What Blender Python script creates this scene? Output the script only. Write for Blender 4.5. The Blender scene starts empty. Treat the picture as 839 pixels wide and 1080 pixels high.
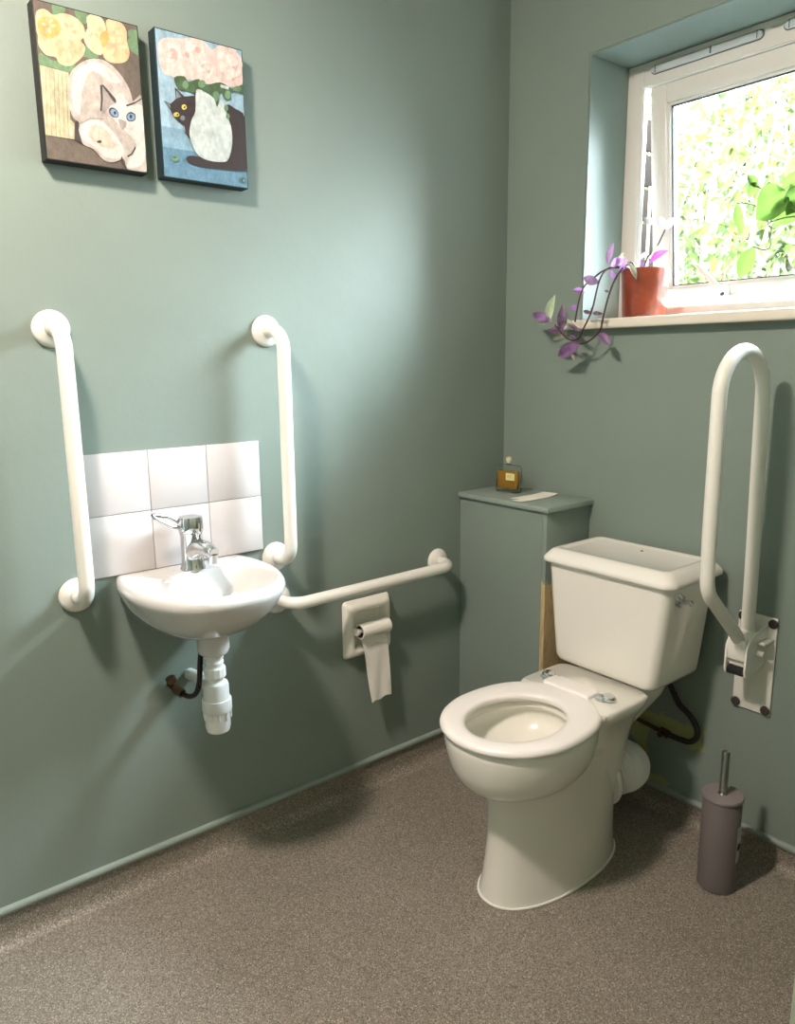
import bpy, bmesh, math, random
from mathutils import Vector, Matrix
from mathutils.geometry import tessellate_polygon
random.seed(7)
PI = math.pi
scn = bpy.context.scene
COL = scn.collection

# ------------------------------------------------------------------ materials
MATS = {}
def srgb(h):
    h = h.lstrip('#'); c = [int(h[i:i+2], 16)/255 for i in (0, 2, 4)]
    return tuple((x/12.92 if x <= .04045 else ((x+.055)/1.055)**2.4) for x in c) + (1,)
def mat(name, col, rough=.5, metal=0., coat=0., spec=.5, trans=0., ior=1.5, sss=0., emit=None):
    if name in MATS: return MATS[name]
    m = bpy.data.materials.new(name); m.use_nodes = True
    b = m.node_tree.nodes['Principled BSDF']
    b.inputs['Base Color'].default_value = srgb(col) if isinstance(col, str) else col
    b.inputs['Roughness'].default_value = rough; b.inputs['Metallic'].default_value = metal
    b.inputs['Coat Weight'].default_value = coat; b.inputs['Specular IOR Level'].default_value = spec
    b.inputs['Transmission Weight'].default_value = trans; b.inputs['IOR'].default_value = ior
    if emit: b.inputs['Emission Color'].default_value = srgb(col); b.inputs['Emission Strength'].default_value = emit
    MATS[name] = m; return m
def nd(m, t, **k):
    n = m.node_tree.nodes.new(t)
    for a, v in k.items(): setattr(n, a, v)
    return n
def lk(m, a, b): m.node_tree.links.new(a, b)
def coords(m, scale=(1, 1, 1)):
    t = nd(m, 'ShaderNodeTexCoord'); mp = nd(m, 'ShaderNodeMapping'); mp.inputs['Scale'].default_value = scale
    lk(m, t.outputs['Object'], mp.inputs['Vector']); return mp.outputs[0]
def noise(m, vec, scale, detail=3, rough=.5):
    n = nd(m, 'ShaderNodeTexNoise'); n.inputs['Scale'].default_value = scale; n.inputs['Detail'].default_value = detail
    n.inputs['Roughness'].default_value = rough; lk(m, vec, n.inputs['Vector']); return n.outputs['Fac']
def ramp(m, fac, stops):
    r = nd(m, 'ShaderNodeValToRGB'); lk(m, fac, r.inputs[0]); e = r.color_ramp.elements
    while len(e) < len(stops): e.new(.5)
    for i, (p, c) in enumerate(stops):
        e[i].position = p; e[i].color = srgb(c) if isinstance(c, str) else (c, c, c, 1)
    return r.outputs[0]
def bump(m, fac, strength, dist):
    b = nd(m, 'ShaderNodeBump'); b.inputs['Strength'].default_value = strength; b.inputs['Distance'].default_value = dist
    lk(m, fac, b.inputs['Height']); lk(m, b.outputs[0], m.node_tree.nodes['Principled BSDF'].inputs['Normal'])
def mixc(m, fac, a, b):
    x = nd(m, 'ShaderNodeMix', data_type='RGBA')
    lk(m, fac, x.inputs[0])
    for s, v in ((6, a), (7, b)):
        if isinstance(v, str): x.inputs[s].default_value = srgb(v)
        else: lk(m, v, x.inputs[s])
    return x.outputs[2]
def math_(m, op, a, b=None, clamp=False):
    x = nd(m, 'ShaderNodeMath', operation=op); x.use_clamp = clamp
    for i, v in ((0, a), (1, b)):
        if v is None: continue
        if isinstance(v, (int, float)): x.inputs[i].default_value = v
        else: lk(m, v, x.inputs[i])
    return x.outputs[0]
def setc(m, out): lk(m, out, m.node_tree.nodes['Principled BSDF'].inputs['Base Color'])

WALL_A, WALL_B = '#79867e', '#7f8c84'
def wall_paint(name, a=WALL_A, b=WALL_B):
    m = mat(name, a, rough=.5, spec=.35)
    v = coords(m)
    setc(m, ramp(m, noise(m, v, 2.2, 4), [(.3, a), (.7, b)]))
    f = noise(m, v, 9, 5, .55); g = noise(m, v, 160, 2)
    bump(m, math_(m, 'ADD', f, math_(m, 'MULTIPLY', g, .12)), .35, .004)
    return m
M_WALL = wall_paint('sage_wall_paint')
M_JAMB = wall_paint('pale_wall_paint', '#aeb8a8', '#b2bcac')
# back wall: same paint, with bare yellow-green patches round the pipe behind the toilet
M_WALLB = wall_paint('sage_wall_paint_with_missed_patches')
def missed_patches(m):
    t = nd(m, 'ShaderNodeTexCoord'); s = nd(m, 'ShaderNodeSeparateXYZ'); lk(m, t.outputs['Object'], s.inputs[0])
    X, Z = s.outputs[0], s.outputs[2]
    def band(v, lo, hi, soft=.006):
        a = math_(m, 'MULTIPLY', math_(m, 'SUBTRACT', v, lo), 1/soft, True)
        b = math_(m, 'MULTIPLY', math_(m, 'SUBTRACT', hi, v), 1/soft, True)
        return math_(m, 'MULTIPLY', a, b)
    n = noise(m, coords(m, (1, 1, 1.4)), 28, 4, .65)
    jit = math_(m, 'MULTIPLY', math_(m, 'SUBTRACT', n, .5), .10)
    n2 = noise(m, coords(m, (1, 1, 1)), 14, 2, .5)
    jit2 = math_(m, 'MULTIPLY', math_(m, 'SUBTRACT', n2, .5), .16)
    Zj = math_(m, 'ADD', Z, jit); Xj = math_(m, 'ADD', X, jit2)
    p1 = math_(m, 'MULTIPLY', band(Xj, .44, .80), band(Zj, .236, .300))
    p2 = math_(m, 'MULTIPLY', band(Xj, .50, .68), band(Zj, .070, .106))
    p3 = math_(m, 'MULTIPLY', band(Xj, .56, .615), band(Zj, .08, .27))
    fac = math_(m, 'MAXIMUM', math_(m, 'MAXIMUM', p1, p2), p3)
    base = m.node_tree.nodes['Principled BSDF'].inputs['Base Color'].links[0].from_socket
    setc(m, mixc(m, fac, base, '#9a9f6c'))
missed_patches(M_WALLB)
# the boxing: side panel left bare and tan low down at its back
M_BOX = wall_paint('sage_boxing_paint', '#79867e', '#7f8c84')
M_BOX_SIDE = wall_paint('sage_boxing_side_paint', '#79867e', '#7f8c84')
def bare_side(m):
    t = nd(m, 'ShaderNodeTexCoord'); s = nd(m, 'ShaderNodeSeparateXYZ'); lk(m, t.outputs['Object'], s.inputs[0])
    n = noise(m, coords(m, (1, 1, 1)), 22, 4, .6)
    z = math_(m, 'ADD', s.outputs[2], math_(m, 'MULTIPLY', math_(m, 'SUBTRACT', n, .5), .22))
    fac = math_(m, 'MULTIPLY', math_(m, 'SUBTRACT', .70, z), 60, True)
    base = m.node_tree.nodes['Principled BSDF'].inputs['Base Color'].links[0].from_socket
    wood = ramp(m, noise(m, coords(m, (30, 30, 3)), 6, 5), [(.3, '#a68f68'), (.6, '#c3ae86'), (.75, '#6c5a40')])
    setc(m, mixc(m, fac, base, wood))
bare_side(M_BOX_SIDE)
M_TRIM = wall_paint('painted_trim', '#86938b', '#8d9991')
M_CEIL = mat('ceiling_white', '#c4c4bc', .8)
bump(M_CEIL, noise(M_CEIL, coords(M_CEIL), 60, 3), .1, .002)
# floor: speckled safety vinyl
M_FLOOR = mat('speckled_vinyl', '#7e766a', .5, spec=.35)
def floor_nodes(m):
    v = coords(m)
    base = ramp(m, noise(m, v, 3.0, 3), [(.35, '#837a6f'), (.65, '#8e857a')])
    vo = nd(m, 'ShaderNodeTexVoronoi'); vo.inputs['Scale'].default_value = 420; lk(m, v, vo.inputs['Vector'])
    sp = nd(m, 'ShaderNodeSeparateColor'); lk(m, vo.outputs['Color'], sp.inputs[0])
    dark = ramp(m, sp.outputs[0], [(.0, 1.), (.22, 1.), (.26, 0.)])
    light = ramp(m, sp.outputs[1], [(.0, 1.), (.14, 1.), (.18, 0.)])
    c = mixc(m, dark, base, '#5e594f'); c = mixc(m, light, c, '#b0a99c')
    n = noise(m, v, 260, 2, .6)
    c = mixc(m, ramp(m, n, [(.42, 0.), (.62, .55)]), c, '#6e695e')
    setc(m, c)
    bump(m, n, .25, .001)
    r = m.node_tree.nodes['Principled BSDF'].inputs['Roughness']
    lk(m, math_(m, 'ADD', math_(m, 'MULTIPLY', noise(m, v, 7, 3), .2), .33), r)
floor_nodes(M_FLOOR)
def white(name, col, rough=.18, coat=.3, spec=.5):
    m = mat(name, col, rough, coat=coat, spec=spec); b = m.node_tree.nodes['Principled BSDF']
    b.inputs['Coat Roughness'].default_value = .08
    setc(m, ramp(m, noise(m, coords(m), 5, 2), [(.2, col), (.9, col)])); return m
M_CERAMIC = white('white_vitreous_china', '#e9e6de', .12, .5)
M_PAN = white('white_pan_china', '#e4e2d9', .16, .4)
M_SEAT = white('white_seat_plastic', '#eeeae6', .3, .15)
M_BASIN = white('white_basin_china', '#cbc9c6', .08, .6)
M_BAR = white('white_powder_coat', '#e6e4dc', .3, .2)
M_PLASTIC = white('white_pipe_plastic', '#e6e6e4', .35, .1)
M_UPVC = white('white_window_upvc', '#dedcd6', .3, .2)
M_SILL = white('cream_sill_gloss', '#e2dacb', .25, .3)
M_HOLDER = white('cream_ceramic', '#e2dfd4', .15, .4)
M_SEALANT = mat('white_sealant', '#e2e2da', .5)
M_PAPER = mat('tissue_paper', '#e4e0d8', .9); bump(M_PAPER, noise(M_PAPER, coords(M_PAPER), 180, 3), .5, .002)
M_SLIP = mat('paper_slip', '#ece8dc', .8)
M_CARD = mat('brown_card', '#5b4a3c', .8)
M_CHROME = mat('chrome', '#d8dadc', .07, 1.)
M_STEEL = mat('brushed_steel', '#a8a6a2', .25, 1.)
M_HOSE = mat('braided_dark_hose', '#3a3430', .4, .6)
def braid(m):
    w = nd(m, 'ShaderNodeTexWave'); w.inputs['Scale'].default_value = 90; lk(m, coords(m, (1, 1, 1)), w.inputs['Vector'])
    setc(m, ramp(m, w.outputs['Fac'], [(.3, '#1c1918'), (.7, '#463f3a')])); bump(m, w.outputs['Fac'], .5, .001)
braid(M_HOSE)
M_BRASS = mat('tarnished_brass', '#5d4a34', .4, .9)
M_COPPER = mat('painted_pipe', '#6d6f4a', .5)
M_RUBBER = mat('black_rubber', '#1a1a1a', .6)
M_SCREW = mat('dark_screw_cap', '#4b423c', .4, .3)
M_TAUPE = mat('taupe_plastic', '#67605f', .5); bump(M_TAUPE, noise(M_TAUPE, coords(M_TAUPE), 300, 2), .1, .0005)
M_TAUPE_LID = mat('taupe_lid_plastic', '#7f7877', .5)
M_LABEL = mat('white_label', '#b9bab4', .6)
M_TILE = mat('white_glazed_tile', '#cdc8c7', .1, coat=.4)
M_GROUT = mat('grey_grout', '#a79f94', .85)
M_DARK = mat('dark_gap', '#1c201e', .8)
M_CANV = mat('black_canvas_edge', '#161a18', .7)
M_CANV2 = mat('dark_teal_canvas_edge', '#12292c', .7)
def painted(name, col, var=.0, rough=.6):
    m = mat('paint_'+name, col, rough)
    c = srgb(col); c = tuple(x*.74 for x in c); k = lambda f: tuple(min(1, x*f) for x in c[:3])+(1,)
    r = nd(m, 'ShaderNodeValToRGB'); e = r.color_ramp.elements
    e[0].position = .32; e[0].color = k(.70); e[1].position = .68; e[1].color = k(1.22)
    f = noise(m, coords(m, (1, 1, .6)), 70, 5, .7); lk(m, f, r.inputs[0]); setc(m, r.outputs[0]); bump(m, f, .4, .0015)
    return m
PAINTS = {k: painted(k, v) for k, v in dict(
    umberbg='#6a5f54', leafgreen='#6f8f6a', leafdark='#47603f', peach='#ecc096', orange='#e6ab62', peachlight='#f2cda6', peachpink='#eab48e',
    straw='#bdb898', strawdark='#8e8a64', catgrey='#bdb3aa', catwhite='#d9d2c8', catcream='#ccc0ae', catgrey2='#a39a95', umber='#443a38',
    eyeline='#3b3d48', eyeblue='#7f9bbb', eyedark='#23252e', seablue='#86aabd', skyblue='#9ebdcd', deepblue='#628ba2', blush='#ecd0c6',
    blushdeep='#e3b5a8', blushlight='#f3dfd4', catdark='#332625', greyblue='#7d878c', vasewhite='#c9d4d0', yelloweye='#d9c95c').items()}

def leafmat(name, stops, trans_col, tw=.45, rough=.45, scale=40):
    m = mat(name, stops[0][1], rough); b = m.node_tree.nodes['Principled BSDF']
    setc(m, ramp(m, noise(m, coords(m), scale, 2), stops))
    t = nd(m, 'ShaderNodeBsdfTranslucent'); t.inputs['Color'].default_value = srgb(trans_col)
    mx = nd(m, 'ShaderNodeMixShader'); mx.inputs[0].default_value = tw
    out = m.node_tree.nodes['Material Output']
    lk(m, b.outputs[0], mx.inputs[1]); lk(m, t.outputs[0], mx.inputs[2]); lk(m, mx.outputs[0], out.inputs['Surface'])
    return m
L_PURPLE = leafmat('purple_leaf', [(.35, '#7c5288'), (.65, '#a988ae')], '#9a6cae', .35)
L_BRIGHT = leafmat('bright_purple_leaf', [(.35, '#883aa4'), (.65, '#a860bc')], '#9440b8', .4)
L_DARK = leafmat('dark_purple_leaf', [(.35, '#4d3449'), (.65, '#84707f')], '#6e5069', .3)
L_GREENW = leafmat('green_white_leaf', [(.35, '#7f8868'), (.65, '#b4ada8')], '#8f9a70', .35)
L_PALE = leafmat('pale_lilac_leaf', [(.35, '#a4a894'), (.65, '#b29fb6')], '#907c9c', .3)
L_BIG = leafmat('big_green_leaf', [(.3, '#3a5528'), (.7, '#4c6838')], '#4a6228', .6, scale=18)
L_TREE = [leafmat('tree_leaf_yellow', [(.3, '#2c3314'), (.7, '#3c441e')], '#464f1c', .5, scale=3),
          leafmat('tree_leaf_green', [(.3, '#222e12'), (.7, '#323e1c')], '#38491a', .5, scale=3),
          leafmat('tree_leaf_deep', [(.3, '#1a2614'), (.7, '#2a361e')], '#2c3c1c', .45, scale=3)]
M_STEM = mat('dark_plant_stem', '#3d2a26', .5)
M_GSTEM = mat('green_plant_stem', '#5a6a3a', .5)
M_BARK = mat('tree_bark', '#7a6a56', .85); bump(M_BARK, noise(M_BARK, coords(M_BARK, (1, 1, .2)), 30, 4), .6, .02)
M_POT = mat('terracotta_glaze', '#7c3018', .3, coat=.3)
def potn(m):
    v = coords(m); vo = nd(m, 'ShaderNodeTexVoronoi'); vo.inputs['Scale'].default_value = 60; lk(m, v, vo.inputs['Vector'])
    setc(m, ramp(m, noise(m, v, 18, 4), [(.3, '#6c2812'), (.7, '#8e3e22')])); bump(m, vo.outputs['Distance'], .5, .002)
potn(M_POT)
M_SOIL = mat('potting_soil', '#33271e', .95)
M_GROUND = mat('garden_paving', '#6e7478', .95); setc(M_GROUND, ramp(M_GROUND, noise(M_GROUND, coords(M_GROUND), 3, 4), [(.3, '#626a70'), (.7, '#7c8488')]))
def glass_thin(name):
    m = bpy.data.materials.new(name); m.use_nodes = True; nt = m.node_tree; nt.nodes.clear()
    o = nd(m, 'ShaderNodeOutputMaterial'); mx = nd(m, 'ShaderNodeMixShader'); t = nd(m, 'ShaderNodeBsdfTransparent')
    g = nd(m, 'ShaderNodeBsdfGlossy'); g.inputs['Roughness'].default_value = .02; f = nd(m, 'ShaderNodeFresnel'); f.inputs[0].default_value = 1.45
    lk(m, f.outputs[0], mx.inputs[0]); lk(m, t.outputs[0], mx.inputs[1]); lk(m, g.outputs[0], mx.inputs[2]); lk(m, mx.outputs[0], o.inputs[0])
    return m
M_PANE = glass_thin('window_glass')
M_BOTTLE = glass_thin('bottle_glass')
M_BOTTLE.node_tree.nodes['Transparent BSDF'].inputs[0].default_value = srgb('#fbfdf9')
M_BOTTLE.node_tree.nodes['Fresnel'].inputs[0].default_value = 1.2
M_AMBER = glass_thin('amber_liquid'); M_AMBER.node_tree.nodes['Transparent BSDF'].inputs[0].default_value = srgb('#f6e0ac')
def amber(m):
    nt = m.node_tree; d = nd(m, 'ShaderNodeBsdfDiffuse'); d.inputs[0].default_value = srgb('#c4923e'); x = nd(m, 'ShaderNodeMixShader'); x.inputs[0].default_value = .45
    o = [n for n in nt.nodes if n.type == 'OUTPUT_MATERIAL'][0]; src = o.inputs[0].links[0].from_socket
    lk(m, src, x.inputs[1]); lk(m, d.outputs[0], x.inputs[2]); lk(m, x.outputs[0], o.inputs[0])
amber(M_AMBER)
M_CORK = mat('cream_bottle_cap', '#ddd0b0', .4)
M_YLABEL = mat('cream_bottle_label', '#e0d596', .6)
M_LAMP = mat('lamp_diffuser', '#ffece0', .5, emit=4.)

# ------------------------------------------------------------------ mesh helpers
def world_of(parent):
    p = Vector((0, 0, 0)); o = parent
    while o is not None: p = p + o.location; o = o.parent
    return p
def obj(name, bm, mats, parent=None, smooth=True, angle=40, loc=None):
    bmesh.ops.recalc_face_normals(bm, faces=bm.faces[:])
    me = bpy.data.meshes.new(name)
    base = world_of(parent) if parent else Vector(loc) if loc else Vector((0, 0, 0))
    if base.length: bmesh.ops.translate(bm, verts=bm.verts[:], vec=-base)
    bm.to_mesh(me); bm.free()
    for m in (mats if isinstance(mats, (list, tuple)) else [mats]): me.materials.append(m)
    if smooth:
        me.polygons.foreach_set('use_smooth', [True]*len(me.polygons))
        me.set_sharp_from_angle(angle=math.radians(angle))
    o = bpy.data.objects.new(name, me); COL.objects.link(o)
    if parent: o.parent = parent
    elif loc: o.location = loc
    return o
def tag(o, label, cat, group=None, kind=None):
    o['label'] = label; o['category'] = cat
    if group: o['group'] = group
    if kind: o['kind'] = kind
    return o
def thing(name, loc, label, cat, group=None):
    o = bpy.data.objects.new(name, None); COL.objects.link(o); o.location = loc; o.empty_display_size = .05
    return tag(o, label, cat, group)
def struct(o): o['kind'] = 'structure'; return o
def BM(): return bmesh.new()
def setmat(faces, i):
    for f in faces: f.material_index = i
def box(bm, lo, hi, bev=0, seg=2, mi=0, M=None):
    lo, hi = Vector(lo), Vector(hi)
    r = bmesh.ops.create_cube(bm, size=1)
    vs = r['verts']
    for v in vs: v.co = Vector([(lo[i]+hi[i])/2 + v.co[i]*(hi[i]-lo[i]) for i in range(3)])
    fs = set(f for v in vs for f in v.link_faces)
    if bev:
        es = list(set(e for v in vs for e in v.link_edges))
        r2 = bmesh.ops.bevel(bm, geom=es, offset=bev, segments=seg, profile=.5, affect='EDGES')
        fs = set(f for f in r2['faces']) | set(f for f in fs if f.is_valid)
        allv = set(v for f in fs for v in f.verts)
        fs = set(f for v in allv for f in v.link_faces); vs = list(allv)
    setmat(fs, mi)
    if M is not None: bmesh.ops.transform(bm, matrix=M, verts=[v for v in vs if v.is_valid])
    return vs
def loft(bm, rings, cap0=True, cap1=True, mi=0, close=True):
    R = [[bm.verts.new(p) for p in r] for r in rings]; n = len(R[0]); fs = []
    for a, b in zip(R, R[1:]):
        for i in range(n if close else n-1):
            j = (i+1) % n
            fs.append(bm.faces.new((a[i], a[j], b[j], b[i])))
    if cap0: fs.append(bm.faces.new(R[0][::-1]))
    if cap1: fs.append(bm.faces.new(R[-1]))
    setmat(fs, mi); return R
def sring(cx, cy, z, a, b, n=2., N=64, bb=None, nb=None):
    """superellipse; b = reach toward -y, bb = reach toward +y"""
    out = []
    for i in range(N):
        t = 2*PI*i/N; c, s = math.cos(t), math.sin(t)
        e = 2/n if s < 0 or nb is None else 2/nb
        x = math.copysign(abs(c)**e, c)*a
        y = math.copysign(abs(s)**e, s)*(b if s < 0 or bb is None else bb)
        out.append(Vector((cx+x, cy+y, z)))
    return out
def frame_for(d):
    d = d.normalized(); u = Vector((0, 0, 1)) if abs(d.z) < .9 else Vector((1, 0, 0))
    a = d.cross(u).normalized(); return a, d.cross(a).normalized()
def sweep(bm, pts, r, N=16, mi=0, caps=True, radii=None):
    pts = [Vector(p) for p in pts]; rings = []; pa = None
    for i, p in enumerate(pts):
        d = (pts[min(i+1, len(pts)-1)]-pts[max(i-1, 0)]).normalized()
        if pa is None: a, b = frame_for(d)
        else:
            a = (pa - d*pa.dot(d)).normalized(); b = d.cross(a)
        pa = a; rr = radii[i] if radii else r
        rings.append([p + (a*math.cos(2*PI*k/N)+b*math.sin(2*PI*k/N))*rr for k in range(N)])
    return loft(bm, rings, caps, caps, mi)
def fillet(pts, rad, n=8):
    pts = [Vector(p) for p in pts]; out = [pts[0]]
    for i in range(1, len(pts)-1):
        p = pts[i]; a = (pts[i-1]-p); b = (pts[i+1]-p); la, lb = a.length, b.length; a.normalize(); b.normalize()
        th = a.angle(b); rd = rad[i-1] if isinstance(rad, (list, tuple)) else rad
        t = min(rd/math.tan(th/2), la*.49 if i > 1 else la*.98, lb*.49 if i < len(pts)-2 else lb*.98); rr = t*math.tan(th/2)
        c = p + (a+b).normalized()*(rr/math.sin(th/2))
        s, e = p+a*t-c, p+b*t-c; w = s.angle(e)
        for k in range(n+1):
            q = k/n; v = (s*math.sin((1-q)*w)+e*math.sin(q*w))/math.sin(w); out.append(c+v)
    out.append(pts[-1]); return out
def spline(pts, n=6):
    P = [Vector(p) for p in pts]; P = [P[0]]+P+[P[-1]]; out = []
    for i in range(1, len(P)-2):
        for k in range(n):
            t = k/n; a, b, c, d = P[i-1], P[i], P[i+1], P[i+2]
            out.append(.5*((2*b)+(c-a)*t+(2*a-5*b+4*c-d)*t*t+(-a+3*b-3*c+d)*t*t*t))
    out.append(P[-2]); return out
def lathe(bm, prof, org=(0, 0, 0), axis=(0, 0, 1), N=32, mi=0, cap0=True, cap1=True):
    """prof: list of (radius, height along axis)"""
    ax = Vector(axis).normalized(); a, b = frame_for(ax); org = Vector(org)
    return loft(bm, [[org+ax*h+(a*math.cos(2*PI*k/N)+b*math.sin(2*PI*k/N))*max(r, 1e-5) for k in range(N)] for r, h in prof], cap0, cap1, mi)
LAMP_E, SKY_E, SUN_E, EXPO = 440., 92., 5., 0.42
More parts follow.
